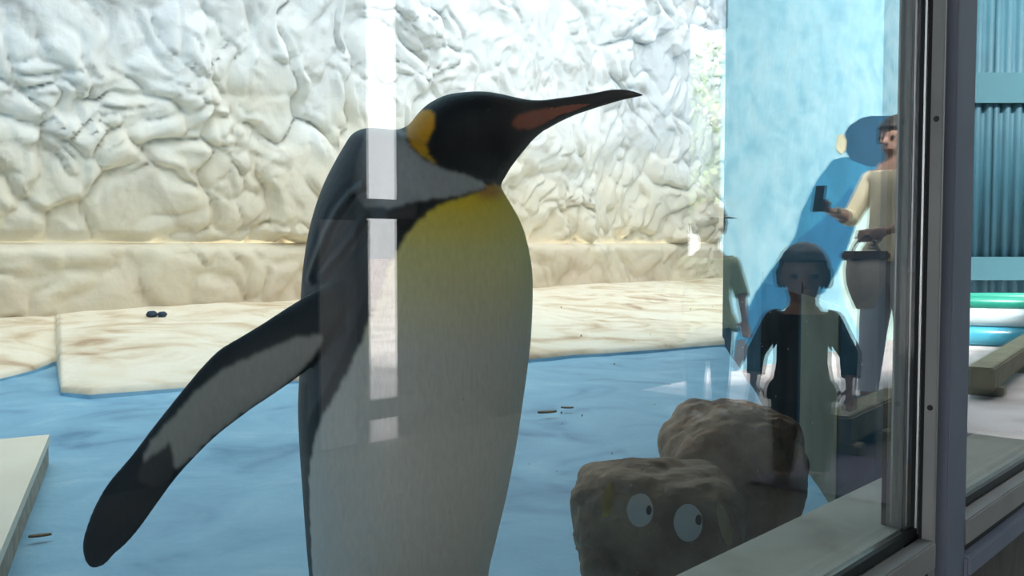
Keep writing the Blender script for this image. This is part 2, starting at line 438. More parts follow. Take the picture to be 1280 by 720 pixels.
# cream ledge in front of the rockwork, outline read from its edge
edge_px = [(-620, 500), (-420, 488), (-260, 478), (-120, 474), (0, 466), (42, 456), (71, 445), (73, 464), (75, 482), (110, 485), (160, 482), (230, 477), (300, 474), (380, 468), (470, 460), (560, 453), (640, 447), (667, 443), (720, 438), (800, 433), (880, 427), (960, 421), (1010, 417)]
LEDGE_F = FLOOR_Z + 0.05           # the ledge rises from its low front edge to the foot of the wall
front = [on_z(px, py, LEDGE_F)[:2] for px, py in edge_px]
fine = []
for a, b in zip(front[:-1], front[1:]):
    for t in np.linspace(0, 1, 8, endpoint=False):
        q = a * (1 - t) + b * t
        fine.append((q[0], q[1] + 0.07 * float(fbm(np.array([q[0] * 4.0]), np.array([3.0]), 3, 30)[0])))
fine.append(tuple(front[-1]))
n = len(fine); V = []
for k in range(n):
    q = np.array(fine[k]); dr = q - CAM[:2]; dr = dr / np.linalg.norm(dr); Lb = (WALL_Y - q[1]) / dr[1]
    for s_, z in ((-0.05, -0.09), (-0.02, -0.03), (0.0, -0.008), (0.03, 0.0)):
        V.append((*(q + dr * s_), LEDGE_F + z))
    for t in np.linspace(0.05, 1, 26):
        b = q + dr * (0.03 + (Lb - 0.03) * t)
        V.append((b[0], b[1], LEDGE_F + (LEDGE_Z - LEDGE_F) * t + 0.05 * float(fbm(np.array([b[0] * 2.2]), np.array([b[1] * 2.2]), 3, 33)[0]) * min(1, t * 4)))
nv = 4 + 26
ledge_me = mesh_np('floor_ledge', V, grid_faces(n, nv))
ledge_me.materials.append(M['ledge']); ledge_me.materials.append(M['blue_floor'])
mi = np.zeros((n - 1, nv - 1), int); mi[:, :1] = 1
ledge_me.polygons.foreach_set('material_index', mi.ravel())
led = bpy.data.objects.new('floor_ledge', ledge_me); COL.objects.link(led)
tag(led, 'cream stained concrete ledge along the rockwork wall', kind='structure')

# roof over the front of the enclosure, low front wall and the inner sill
tag(box('ceiling_enclosure', -2.2, 13.0, -0.02, 1.9, 3.2, 3.3, M['roof']), 'unseen dark roof strip over the front of the enclosure, sized to dim the penguin', kind='structure')  # out of view; its depth is set to shade the penguin's front
tag(box('wall_front', -2.2, 13.0, 0.012, 0.10, 0.0, 0.575, M['kick']), 'dark low wall under the windows', kind='structure')
tag(box('wall_front_far', 2.42, 13.0, -0.02, 0.10, 0.58, 2.6, M['dark_wall']), 'dark wall beyond the windows', kind='structure')
tag(box('wall_front_upper', -2.2, 13.0, 0.0, 0.10, 2.6, 3.2, M['dark_wall']), 'dark wall over the windows', kind='structure')
sill_x = np.linspace(-2.0, 12.6, 200); sill_y = np.linspace(0.01, 0.115, 8)
sill = box('trim_2', -2.0, 2.42, 0.005, 0.112, 0.578, SILL_Z, M['sill'], bevel=0.004)
tag(sill, 'worn beige sill inside the glass', kind='structure')

# ================================================================== SETTING: windows
MX0, MX1, PROUD = 0.99, 1.09, 0.028     # mullion
def window(name, x0, x1, lab):
    w = tag(empty(name, (x0, 0, 0)), lab, kind='structure')
    def part(nm, a, b, y0, y1, z0, z1, mat, bev=0.0):
        return box(nm, a - x0, b - x0, y0, y1, z0, z1, mat, w, bev)
    part('glass_pane', x0 + 0.001, x1 - 0.001, -0.004, 0.004, 0.646, 2.585, M['glass'])
    part('bottom_gasket', x0, x1, -0.010, -0.0045, 0.640, 0.651, M['gasket'])
    part('bottom_rail', x0, x1, -0.030, -0.0105, 0.612, 0.641, M['alu'], 0.002)
    part('rail_groove', x0, x1, -0.022, 0.004, 0.600, 0.611, M['gasket'])
    part('lower_rail', x0, x1, -0.034, 0.004, 0.576, 0.600, M['alu_blue'], 0.003)
    part('top_rail', x0, x1, -0.030, 0.012, 2.586, 2.62, M['alu'], 0.002)
    return w
w1 = window('window_1', -1.2, MX0, 'large viewing window pane in front of the penguin')
w2 = window('window_2', MX1, 2.42, 'window pane beyond the grey mullion')
mul = tag(empty('trim_3', (MX0, 0, 0)), 'grey metal mullion between the two window panes', kind='structure')
def mpart(nm, a, b, y0, y1, mat, z0=0.60, z1=2.6, bev=0.0):
    return box(nm, a - MX0, b - MX0, y0, y1, z0, z1, mat, mul, bev)
mpart('core', MX0 + 0.006, MX1 - 0.004, -0.012, 0.03, M['gasket'])
mpart('glazing_gasket', MX0 - 0.003, MX0 + 0.006, -0.0075, -0.0042, M['gasket'], 0.652)
mpart('glazing_bead', MX0 - 0.001, MX0 + 0.006, -0.0100, -0.0078, M['alu_light'], 0.645)
mpart('shadow_gap', MX0 + 0.003, MX0 + 0.008, -0.0145, -0.0102, M['gasket'])
mpart('stile', MX0, MX0 + 0.006, -0.0270, -0.0147, M['alu'], 0.60, 2.6, 0.0008)
mpart('face_plate', MX0 + 0.040, MX1, -PROUD, -0.0125, M['alu_blue'], 0.576, 2.6, 0.0015)
mpart('inner_stile', MX0 + 0.002, MX1 + 0.004, 0.0045, 0.024, M['alu'], 0.646, 2.6, 0.0015)
for zz in (0.78, 1.078, 1.5, 1.95, 2.4):
    bm = bmesh.new(); bmesh.ops.create_cone(bm, cap_ends=True, segments=16, radius1=0.0032, radius2=0.0024, depth=0.0016)
    bmesh.ops.rotate(bm, verts=bm.verts[:], cent=(0, 0, 0), matrix=Matrix.Rotation(math.radians(-90), 3, 'Y'))
    bmesh.ops.translate(bm, verts=bm.verts[:], vec=(-0.0005, -0.0205, zz))
    me = bpy.data.meshes.new('screw'); bm.to_mesh(me); bm.free(); link('screw', me, M['screw'], mul)
# dried splashes on the pane
sv, sf = [], []
for k in range(70):
    px, py = rng.uniform(560, 1110), rng.uniform(360, 716)
    c = on_y(px, py, 0.0045); r = rng.uniform(0.0003, 0.0008) * (1.6 if rng.random() < 0.15 else 1)
    b = len(sv); m = 8
    for a in np.linspace(0, 2 * math.pi, m, endpoint=False): sv.append((c[0] + 1.2 + r * math.cos(a), 0.0042, c[2] + r * math.sin(a)))
    sv.append((c[0] + 1.2, 0.0042 + r * 0.5, c[2]))
    sf += [(b + i, b + (i + 1) % m, b + m) for i in range(m)]
sp = link('dried_splashes', mesh_np('dried_splashes', sv, sf), plain('lime_spot', (0.55, 0.56, 0.54), 0.7), w1); sp['kind'] = 'stuff'

# ================================================================== SETTING: visitors' side (seen mirrored in the glass)
BACK_Y = -3.1
tag(box('floor_outside', -30, 60, -45, 0.012, -0.1, 0.0, M['pavement']), 'pinkish pavement on the visitors side', kind='structure')
tag(box('floor_corridor', -6.0, 4.9, BACK_Y, -0.05, 0.0, 0.006, mottled('shaded_pavement', [(0.040, 0.035, 0.030), (0.055, 0.048, 0.041)], 3.0, 0.8)), 'darkened pavement standing in for the shade under the visitors roof', kind='structure')  # roof shade put into the colour of this pavement sheet
tag(box('ceiling_outside', -4.0, 2.95, BACK_Y - 0.3, -0.04, 2.62, 2.72, M['roof']), 'dark roof over the visitors', kind='structure')
def back_wall(name, x0, x1, z0, z1, mat, lab, d=0.12):
    return tag(box(name, x0, x1, BACK_Y - d, BACK_Y, z0, z1, mat), lab, kind='structure')
xs0, xs1 = on_y(458, 300, -BACK_Y)[0], on_y(498, 300, -BACK_Y)[0]
xd0, xd1 = on_y(862, 200, -BACK_Y)[0], on_y(907, 200, -BACK_Y)[0]
back_wall('wall_outside_left', -4.0, xs0, 0, 2.62, M['dark_wall'], 'dark boarded wall left of the narrow gap', 0.02)
back_wall('wall_outside_middle', xs1, xd0, 0, 2.62, M['dark_wall'], 'dark boarded wall between the two gaps', 0.02)
tag(box('trim_6', on_y(398, 300, -BACK_Y)[0], xs0, BACK_Y + 0.001, BACK_Y + 0.02, 0.02, on_y(470, 276, -BACK_Y)[2], mottled('pale_panel', [(0.50, 0.46, 0.44), (0.62, 0.58, 0.55)], 3.0, 0.8)), 'pale panel on the dark wall left of the narrow gap', kind='structure')
xm1 = on_y(1180, 300, -BACK_Y)[0]
ztop = on_y(905, 34, -BACK_Y)[2]
back_wall('wall_mural', xd1, xm1, 0, 3.9, M['mural_wall'], 'light blue plaster wall carrying the penguin mural', 0.04)
back_wall('trim_4', xd0, xd1, ztop, ztop + 0.9, M['dark_wall'], 'lintel over the doorway')

# ================================================================== THE PENGUIN
PD = 0.95                      # distance of the bird's middle plane
PX = PD / FPX                  # metres per photo pixel at that distance
BACKDIR = np.array([FWD[0], FWD[1], 0.0]); BACKDIR /= np.linalg.norm(BACKDIR)
def bird(px, py, off):
    return at_depth(px, py, PD) + off * PX * BACKDIR
def loft(sections, n, m, depth0=None):
    """sections: rows of (left x, left y, right x, right y, half depth[, centre offset]) in photo pixels"""
    S = catmull(sections, n)
    ang = np.linspace(0, 2 * math.pi, m, endpoint=False)
    V = []
    for r in S:
        L = r[:2]; R = r[2:4]; dh = max(r[4], 0.3); off = r[5] if len(r) > 5 else 0.0
        mid = (L + R) / 2; hv = (R - L) / 2
        for a in ang:
            q = mid + hv * math.cos(a)
            V.append((q[0], q[1], off - dh * math.sin(a)))
    F = [tuple(q) for q in grid_faces(n, m, True)]
    F.append(tuple(range(m))[::-1]); F.append(tuple(range((n - 1) * m, n * m)))
    return np.array(V), F
BODY = [(480, 1165, 520, 1165, 18), (450, 1150, 548, 1150, 50), (428, 1105, 568, 1100, 88), (407, 1010, 586, 1000, 112), (396, 880, 597, 870, 125),
        (391, 720, 611, 715, 132), (387, 675, 619.4, 677, 134), (382, 609, 634, 615, 136), (378, 553, 646, 553, 138), (376, 503, 653.4, 503, 138),
        (377.5, 464, 659.5, 460, 136), (378.5, 420, 664, 418, 132), (379, 364, 666, 358, 126), (382, 328, 664, 328, 120), (388, 290, 657, 295, 112),
        (396, 259, 650, 276, 104), (407, 229, 642, 261, 97), (420, 203, 635, 249, 91), (431, 184, 630, 241, 87), (441, 169, 627, 236, 83), (455, 162, 626, 233, 79),
        (475, 161.5, 627, 230, 75), (497, 163, 628.5, 226, 70), (511, 157, 631, 222, 65), (520, 146, 634, 217, 61), (535, 131, 638, 210, 58),
        (557, 120, 644, 202, 57), (581, 116, 650, 194, 55), (604, 115.2, 656, 187, 52), (625, 118, 662, 179.5, 46), (645, 122.4, 668, 173, 38),
        (660, 125, 675, 167, 29), (678.7, 125.6, 684, 160.5, 19), (697.5, 123.6, 699, 152, 13)]
BILL = [(640, 132, 655, 172, 26), (652, 127, 668, 171.6, 25), (664, 125.4, 676, 165.4, 21), (678.7, 125.2, 685, 160.6, 17.5), (697.5, 122.9, 699, 152.8, 14.5), (720, 119.9, 718, 144, 11.5),
        (742.5, 116.3, 740, 136.4, 9), (765, 112.1, 760, 130.2, 7), (783.7, 112.5, 778, 125, 5.2), (796.8, 115.8, 795, 121.4, 3.2), (803, 118.4, 803, 119.4, 1)]
FLIP = [(476, 300, 486, 392, 22, -84), (450, 325, 444, 405, 22, -96), (430, 350, 421, 424, 20, -99), (402, 359, 402, 448, 17, -97), (369, 378, 374.5, 470, 14.5, -92), (330, 403, 345, 491, 13, -86),
        (302, 420, 318, 509, 12, -82), (274.5, 436.7, 295, 526, 11.5, -79), (252, 459, 272, 544, 11, -76), (224.5, 492, 248, 567, 10.5, -72), (191, 534, 219, 599, 10, -68),
        (163.5, 570, 195, 632, 9, -65), (135.6, 603, 175, 660, 8, -62), (119, 631, 158, 680, 7.5, -60), (108, 659, 144, 692, 7, -58), (103, 681, 132, 705, 6, -56), (106, 698, 122, 709.5, 5, -55), (111, 706, 115, 709.5, 3, -55)]
FLIP2 = [(490, 300, 520, 400, 22, 82), (445, 360, 480, 440, 18, 104), (400, 425, 455, 495, 14, 112), (371, 470, 430, 535, 12, 116), (365, 487, 412, 552, 10, 117), (366, 508, 392, 552, 8, 117), (372, 520, 378, 540, 4, 117)]

def bird_world(V, comp=None):
    """photo pixel + depth offset -> world; comp True keeps the outline at its own distance"""
    out = np.empty((len(V), 3))
    for i, (x, y, o) in enumerate(V):
        if comp is not None:
            d = PD + comp(o) * PX
            out[i] = at_depth(x, y, d) + (o - comp(o)) * PX * BACKDIR
        else:
            out[i] = bird(x, y, o)
    return out
def bird_px(P):
    """world -> (px, py at the bird's plane, depth offset px)"""
    d = P - CAM
    off = (d @ BACKDIR) / (FWD @ BACKDIR)
    # undo the offset along BACKDIR to return to the middle plane
    k = ((d @ FWD) - PD) / (BACKDIR @ FWD)
    q = d - k[:, None] * BACKDIR
    return 640 + (q @ RGT) / PX, 360 - (q @ UPV) / PX, k / PX

FOLDS = [([(466, 238), (452, 248), (436, 268), (424, 292), (412, 320), (401, 345)], 7.0, 4.5), ([(470, 276), (458, 296), (444, 314), (432, 326), (418, 340)], 7.0, 5.0), ([(520, 262), (500, 272), (486, 290), (470, 312)], 4.0, 8.0)]
def fold_lift(px, py):
    s = np.zeros(px.shape)
    for line, amp, sig in FOLDS:
        d = np.full(px.shape, 1e9)
        for (x0, y0), (x1, y1) in zip(line[:-1], line[1:]):
            vx, vy = x1 - x0, y1 - y0
            t = np.clip(((px - x0) * vx + (py - y0) * vy) / (vx * vx + vy * vy), 0, 1)
            d = np.minimum(d, np.hypot(px - x0 - t * vx, py - y0 - t * vy))
        s += amp * np.exp(-(d / sig) ** 2) - 0.5 * amp * np.exp(-((d - 2.2 * sig) / sig) ** 2)
    return s

lump = Lump()
V, F = loft(BODY, 260, 120); lump.shell(bird_world(V), F)
V, F = loft(FLIP, 110, 48)
VW = np.array([at_depth(x, y, PD + c * PX) for x, y, c in [(v[0], v[1], 0) for v in V]])
# the flipper keeps its outline at its own, nearer distance
S = catmull(FLIP, 110); offc = np.repeat(S[:, 5], 48)
VW = np.array([at_depth(v[0], v[1], PD + c * PX * 0.97) + (v[2] - c) * PX * BACKDIR for v, c in zip(V, offc)])
lump.shell(VW, F)
FLIPPER_W = VW
V, F = loft(FLIP2, 60, 40); lump.shell(bird_world(V), F)
# legs and tail, below the picture
base = bird(505, 1213, 0); base[2] = FLOOR_Z
for s in (-1, 1):
    c = bird(500, 1150, s * 48); c2 = c.copy(); c2[2] = FLOOR_Z + 0.05
    lump.bone(c, c2, 0.034, 0.026)
tl = bird(430, 1130, 0); tl2 = bird(372, 1190, 0); tl2[2] = FLOOR_Z + 0.045
lump.bone(tl, tl2, 0.035, 0.014, 1.6, BACKDIR)
body_me = lump.fuse('body', 0.0021, 5, 0.5)
P = coords(body_me)
px, py, off = bird_px(P)
# raise the feather folds on the near shoulder
near = off < -20
lift = np.where(near, fold_lift(px, py), 0) * PX
P = P - lift[:, None] * BACKDIR
# --- plumage markings (the bird's own colours)
jit = 2.5 * fbm(px / 5.0, py / 9.0, 3, 40) * 2
jx, jy = px + jit, py + jit
lerp = lambda a, b, t: a + (b - a) * np.clip(t, 0, 1)[:, None]
c_ = lambda *a: np.array(a, float)
BLK, SLATE, SLATE_D = c_(0.010, 0.012, 0.014), c_(0.075, 0.085, 0.096), c_(0.030, 0.036, 0.041)
GREY, YEL, YEL2, WHT, ORG = c_(0.44, 0.45, 0.45), c_(1.0, 0.45, 0.005), c_(0.98, 0.70, 0.04), c_(0.68, 0.655, 0.59), c_(0.62, 0.30, 0.03)
col = np.tile(SLATE, (len(P), 1))
# darker mantle edge and blue-grey mottling
tmix = np.clip(0.5 + 1.6 * fbm(px / 60.0, py / 60.0, 3, 44), 0, 1)
col = lerp(col * 0.75, col * 1.15, tmix)
# belly: right of the flank line on the near side, front quarter on the far side
bx = np.array([609, 585, 562.5, 544, 529, 517.5, 508, 500, 494, 477, 463, 444, 424, 412, 406, 403, 404, 406, 407, 412, 425, 450])
by = np.array([240, 250.6, 258, 269, 284, 301, 320, 336, 359, 403, 434, 470, 503, 534, 564, 603, 637, 675, 720, 900, 1050, 1150])
xb = np.interp(py, by, bx)
xfar = np.interp(py, [240, 300, 360, 700, 1100], [600, 560, 555, 550, 520])
edge = np.where(off < 0, xb, xfar)
belly = (jx > edge) & (py > 232) & (py < 1160)
wg = np.clip((py - 262) / 150.0, 0, 1) ** 0.8
bc = lerp(np.tile(YEL2, (len(P), 1)), np.tile(c_(0.86, 0.78, 0.28), (len(P), 1)), np.clip((py - 255) / 55.0, 0, 1))
bc = lerp(bc, np.tile(WHT, (len(P), 1)), np.clip((py - 300) / 130.0, 0, 1))
ob = np.clip(1 - np.hypot((px - 612) / 26, (py - 240) / 17), 0, 1)
bc = lerp(bc, np.tile(ORG, (len(P), 1)), ob * 1.6)
col[belly] = bc[belly]
# black border band beside the belly, from the throat down the shoulder
band = (~belly) & (off < 0) & in_poly(jx, jy, [(612, 236), (585, 247), (555, 252), (525, 258), (500, 268), (488, 300), (492, 340), (503, 345), (520, 310), (545, 275), (612, 246)])
col[band] = BLK * 1.4
lowband = (~belly) & (py > 330) & (px - edge > -16) & (px - edge < 2)
col[lowband] = SLATE_D
col[(~belly) & (py > 470) & (px < 402)] = SLATE_D * 1.4
# grey neck wedge
wedge = in_poly(jx, jy, [(470, 158), (497, 160), (511, 172), (521, 192.5), (540, 209), (559, 217), (585, 224), (604, 230), (610, 236), (604, 241), (585, 247), (555, 252.5), (525, 258), (499, 264), (470, 262), (452, 240), (458, 200)]) & ~belly
fade = np.clip((px - 452) / 40.0, 0, 1)
col[wedge] = lerp(col, np.tile(GREY, (len(P), 1)), fade)[wedge]
# black head
head = in_poly(jx, jy, [(470, 60), (530, 60), (830, 60), (830, 200), (655, 190), (640, 214), (628, 232), (612, 236), (604, 230), (585, 224), (559, 217), (540, 209), (521, 192.5), (511, 172), (508, 158), (512, 150), (520, 140)])
col[head] = BLK
patch = in_poly(jx, jy, [(530.6, 141), (540, 142), (546, 149), (547.5, 162.5), (544, 175.6), (539, 187), (542, 200), (553, 212), (545, 209), (536, 203), (523, 190), (514, 174), (511.5, 161), (519, 147.5)])
pc = lerp(np.tile(YEL, (len(P), 1)), np.tile(c_(0.62, 0.40, 0.03), (len(P), 1)), (py - 180) / 30.0)
col[patch] = pc[patch]
STRIPE = [(640.5, 158), (649, 149.5), (667.5, 142), (697.5, 135.5), (720, 132), (737, 131.5), (720, 138.5), (697.5, 146), (678.7, 157), (664, 164.5), (649, 166.5), (641, 163)]
col[in_poly(px, py, STRIPE)] = c_(0.42, 0.11, 0.055)
col[(py > 1166)] = BLK * 2
# right flipper: dark with a pale underside
def seg_near(P, A, tol):
    lo, hi = A.min(0) - tol, A.max(0) + tol
    return np.all((P > lo) & (P < hi), axis=1)
dd = P - CAM
dist = dd @ FWD
fpx, fpy = 640 + (dd @ RGT) / dist * FPX, 360 - (dd @ UPV) / dist * FPX
flip_poly = [(r[0], r[1]) for r in FLIP[1:]] + [(r[2], r[3]) for r in FLIP[1:]][::-1]
isflip = (fpx < 432) & in_poly(fpx, fpy, [(x, y) for x, y in flip_poly]) & (dist < PD - 0.038) & (fpy > 340)
isflip |= (fpx < 366) & (fpy > 340) & (dist < PD - 0.02)
fj = 2.0 * fbm(fpx / 7.0, fpy / 7.0, 3, 47) * 2
col[isflip] = SLATE_D * 0.8
pale = isflip & in_poly(fpx + fj, fpy + fj, [(405, 420), (374.5, 420), (341, 434), (302, 450.6), (274.5, 464), (247, 487), (230, 506), (213, 526), (191, 548), (179, 570), (180, 577), (213, 553), (219, 588), (241, 571), (269, 543), (302, 517), (341, 492), (358, 481), (378, 462), (394, 442)])
col[pale] = c_(0.42, 0.40, 0.36)
mid = isflip & in_poly(fpx + fj, fpy + fj, [(213, 553), (219, 588), (212, 602), (190, 610), (172, 600), (176, 580)])
col[mid] = c_(0.065, 0.065, 0.065)
isf2 = (off > 60) & (px < 470) & (py > 330) & (py < 560)
col[isf2] = SLATE_D
body_me2 = body_me
ed = np.empty(len(body_me.edges) * 2, np.int32); body_me.edges.foreach_get('vertices', ed); ed = ed.reshape(-1, 2)
deg = np.bincount(ed.ravel(), minlength=len(P))[:, None]
for _ in range(2):        # soft feather edges between the markings
    acc = np.stack([np.bincount(ed[:, 0], col[ed[:, 1], k], len(P)) + np.bincount(ed[:, 1], col[ed[:, 0], k], len(P)) for k in range(3)], -1)
    col = 0.35 * col + 0.65 * acc / deg
set_coords(body_me2, P - base)
paint(body_me2, col)
M['plumage'] = vcol('penguin_plumage', 0.55, 0.35, (260, 260, 90), spec=0.35)
penguin = empty('king_penguin', base)
tag(penguin, 'king penguin with spread flipper, yellow ear patch and long bill close behind the glass', 'penguin')
link('body', body_me2, M['plumage'], penguin)
# bill
V, F = loft(BILL, 150, 64)
VW = bird_world(V); bill_me = mesh_np('bill', VW - base, F)
bc = np.tile(c_(0.012, 0.014, 0.016), (len(V), 1))
st = in_poly(V[:, 0], V[:, 1], STRIPE)
bc[st] = c_(0.42, 0.11, 0.055)
paint(bill_me, bc)
bill = link('bill', bill_me, vcol('penguin_bill', 0.4, spec=0.4), penguin)
bill['label'] = 'long dark bill with an orange-red stripe'
# eyes: small dark beads on each side of the head
for s in (-1, 1):
    bm = bmesh.new(); bmesh.ops.create_uvsphere(bm, u_segments=16, v_segments=10, radius=0.0055)
    c = bird(612, 148, s * 47.5) - base
    bmesh.ops.translate(bm, verts=bm.verts[:], vec=Vector(c))
    me = bpy.data.meshes.new('eye'); bm.to_mesh(me); bm.free()
    link('eye', me, plain('penguin_eye', (0.012, 0.008, 0.006), 0.35), penguin)
# webbed feet
M['foot'] = mottled('penguin_foot_skin', [(0.02, 0.02, 0.022), (0.04, 0.04, 0.042)], 60, 0.6)
fdir = RGT * 0.86 - BACKDIR * 0.5; fdir /= np.linalg.norm(fdir); sdir = np.cross([0, 0, 1.0], fdir)
for s in (-1, 1):
    fl = Lump(); c = bird(500, 1150, s * 48); c[2] = FLOOR_Z + 0.02; c = c - base
    for k in (-1, 0, 1):
        e = c + fdir * (0.115 if k == 0 else 0.10) + sdir * 0.042 * k; e[2] = 0.016
        fl.bone(c, e, 0.020, 0.011)
        fl.bone(e, e + fdir * 0.022 + np.array([0, 0, -0.004]), 0.008, 0.003)
    w = c + fdir * 0.055; w[2] = 0.014
    fl.bone(w, w + fdir * 0.03, 0.045, 0.042, 0.16, (0, 0, 1))
    link('foot', fl.fuse('foot', 0.004, 2), M['foot'], penguin)

# ================================================================== THINGS IN THE ENCLOSURE
# boulders with painted eyes
def boulder(name, c, half, yaw, seed, amp, mat, squash=3.2):
    """superquadric block broken up by noise; c is the centre of its foot on the floor"""
    nu, nv = 96, 150
    U, Vv = np.meshgrid(np.linspace(-math.pi / 2 + 1e-6, math.pi / 2 - 1e-6, nu), np.linspace(0, 2 * math.pi, nv, endpoint=False), indexing='ij')
    e = 2.0 / squash
    sg = lambda w: np.sign(w) * np.abs(w) ** e
    x = sg(np.cos(U)) * sg(np.cos(Vv)); y = sg(np.cos(U)) * sg(np.sin(Vv)); z = sg(np.sin(U))
    f1, f2, cc = worley(x * 1.5 + seed + z * 0.7, z * 1.5 + y * 1.3, seed)
    d = 1 + amp * (1.6 * fbm(x * 1.4 + seed, z * 1.4 + y * 1.9, 4, seed) + 0.6 * np.clip(f2 - f1, 0, 0.45) - 0.16 + 0.3 * np.round(2.2 * fbm(x * 1.1 + y + seed, z * 1.3 + 3, 2, seed + 4)) / 2.2) + 0.02 * fbm(x * 9 + y * 5, z * 9, 3, seed + 2)
    x, y, z = x * half[0] * d, y * half[1] * d, z * half[2] * d
    z = np.maximum(z + half[2], 0.0)
    ca, sa = math.cos(yaw), math.sin(yaw)
    V = np.stack([x * ca - y * sa, x * sa + y * ca, z], -1).reshape(-1, 3)
    F = [tuple(q) for q in grid_faces(nu, nv, True)]; F.append(tuple(range(nv))[::-1]); F.append(tuple(range((nu - 1) * nv, nu * nv)))
    me = mesh_np(name, V, F)
    o = link(name, me, mat); o.location = c
    return o
M['boulder'] = mottled('brown_boulder', [(0.09, 0.056, 0.038), (0.22, 0.14, 0.09), (0.32, 0.215, 0.135), (0.44, 0.32, 0.21)], 7.0, 0.85, detail=9, bump=0.6, bscale=35, lo=0.3, hi=0.7, bdist=0.015)
M['boulder2'] = mottled('tan_boulder', [(0.13, 0.078, 0.052), (0.36, 0.22, 0.14), (0.52, 0.36, 0.24)], 7.0, 0.85, detail=9, bump=0.6, bscale=35, lo=0.3, hi=0.68, bdist=0.015)
cA = at_depth(822, 660, 2.02); cA[2] = FLOOR_Z
bA = boulder('painted_boulder', cA, (0.185, 0.13, 0.132), -YAW - 0.12, 5, 0.16, M['boulder'], 3.6)
tag(bA, 'dark brown boulder painted with two white cartoon eyes beside the sill', 'boulder')
cB = at_depth(914, 600, 2.38); cB[2] = FLOOR_Z
bB = boulder('tan_boulder', cB, (0.180, 0.14, 0.172), -YAW + 0.1, 11, 0.20, M['boulder2'], 2.9)
tag(bB, 'tan rounded boulder standing behind the painted one', 'boulder')
bpy.context.view_layer.update()

def decal(target, name, centre, rx, ry, mat, parent, lift=0.003, rot=0.0, outline=None):
    """a patch of paint laid on the target's surface"""
    me = target.data; mw = target.matrix_world
    bv = BVHTree.FromPolygons([mw @ v.co for v in me.vertices], [tuple(p.vertices) for p in me.polygons])
    V = []; F = []; nr, na = 5, 28
    pts = [(0, 0)] + [(r / nr * math.cos(a), r / nr * math.sin(a)) for r in range(1, nr + 1) for a in np.linspace(0, 2 * math.pi, na, endpoint=False)]
    inv = mw.inverted()
    for a, b in pts:
        if outline: X_, Y_ = outline(a, b)
        else:
            X_ = centre[0] + rx * a * math.cos(rot) - ry * b * math.sin(rot); Y_ = centre[1] + rx * a * math.sin(rot) + ry * b * math.cos(rot)
        r = Vector(ray(X_, Y_)).normalized()
        hit, nrm, idx, dist = bv.ray_cast(Vector(CAM), r)
        if hit is None: return None
        V.append(inv @ (hit + (nrm if nrm.dot(r) < 0 else -nrm) * lift))
    for i in range(na): F.append((0, 1 + i, 1 + (i + 1) % na))
    for r in range(nr - 1):
        for i in range(na):
            F.append((1 + r * na + i, 1 + (r + 1) * na + i, 1 + (r + 1) * na + (i + 1) % na, 1 + r * na + (i + 1) % na))
    o = link(name, mesh_np(name, V, F), mat); o.parent = parent
    return o
M['white_paint'] = plain('white_paint', (0.62, 0.58, 0.50), 0.7)
M['black_paint'] = plain('black_paint', (0.02, 0.02, 0.02), 0.7)
M['yellow_paint'] = mottled('worn_yellow_paint', [(0.26, 0.17, 0.035), (0.38, 0.25, 0.05)], 40, 0.8)
M['dark_paint'] = mottled('dark_green_paint', [(0.035, 0.042, 0.038), (0.055, 0.06, 0.05)], 12, 0.8)
e1 = decal(bA, 'painted_eye', (800, 638), 16.5, 21, M['white_paint'], bA)
e2 = decal(bA, 'painted_eye', (860, 653), 18, 24, M['white_paint'], bA)
if e1: decal(bA, 'pupil', (811, 637), 3.4, 5, M['black_paint'], bA, 0.006)
if e2: decal(bA, 'pupil', (873, 650), 4, 6, M['black_paint'], bA, 0.006)
decal(bA, 'yellow_stripe', (760, 625), 6.5, 22, M['yellow_paint'], bA, 0.003, 0.12)
decal(bA, 'yellow_stripe', (905, 655), 7, 28, mottled('faded_tan_paint', [(0.36, 0.25, 0.12), (0.46, 0.33, 0.17)], 40, 0.8), bA, 0.003, -0.25)

# cream platform slab at the left edge
tz = FLOOR_Z + 0.10
q = [on_z(62, 543, tz)[:2], on_z(-180, 566, tz)[:2], on_z(-420, 760, tz)[:2], on_z(-4, 700, tz)[:2]]
slab = tag(empty('platform_slab', (*q[0], FLOOR_Z)), 'cream painted slab lying on the blue floor at the left edge', 'slab')
def sub(p): return [(a[0] - q[0][0], a[1] - q[0][1]) for a in p]
prism('top_board', sub(q), 0.072, 0.10, M['slab'], slab)
ctr = sum(np.array(a) for a in q) / 4
prism('under_frame', sub([ctr + (np.array(a) - ctr) * 0.985 for a in q]), 0.0, 0.0715, M['slab_edge'], slab)

# litter on ledge and floor
LEDGE_BVH = BVHTree.FromPolygons([v.co for v in ledge_me.vertices], [tuple(p.vertices) for p in ledge_me.polygons])
def on_ledge(px_, py_):
    hit = LEDGE_BVH.ray_cast(Vector(CAM), Vector(ray(px_, py_)).normalized())[0]
    return hit - Vector((0, 0, 0.004))
M['pebble'] = plain('dark_blue_pebble', (0.02, 0.05, 0.09), 0.6)
for (px_, py_, r, lab) in ((190, 392, 0.040, 'dark blue pebble on the cream ledge, left of a touching pair'), (203, 392, 0.036, 'dark blue pebble on the cream ledge, right of a touching pair')):
    p = np.array(on_ledge(px_, py_ + 4))
    o = boulder('pebble', p, (r, r * 0.8, r * 0.62), 0.3, int(px_), 0.25, M['pebble'], 2.3); tag(o, lab, 'pebble', 'dark pebbles on the ledge')
M['leaf'] = mottled('brown_leaf', [(0.12, 0.08, 0.04), (0.22, 0.15, 0.07)], 60, 0.8)
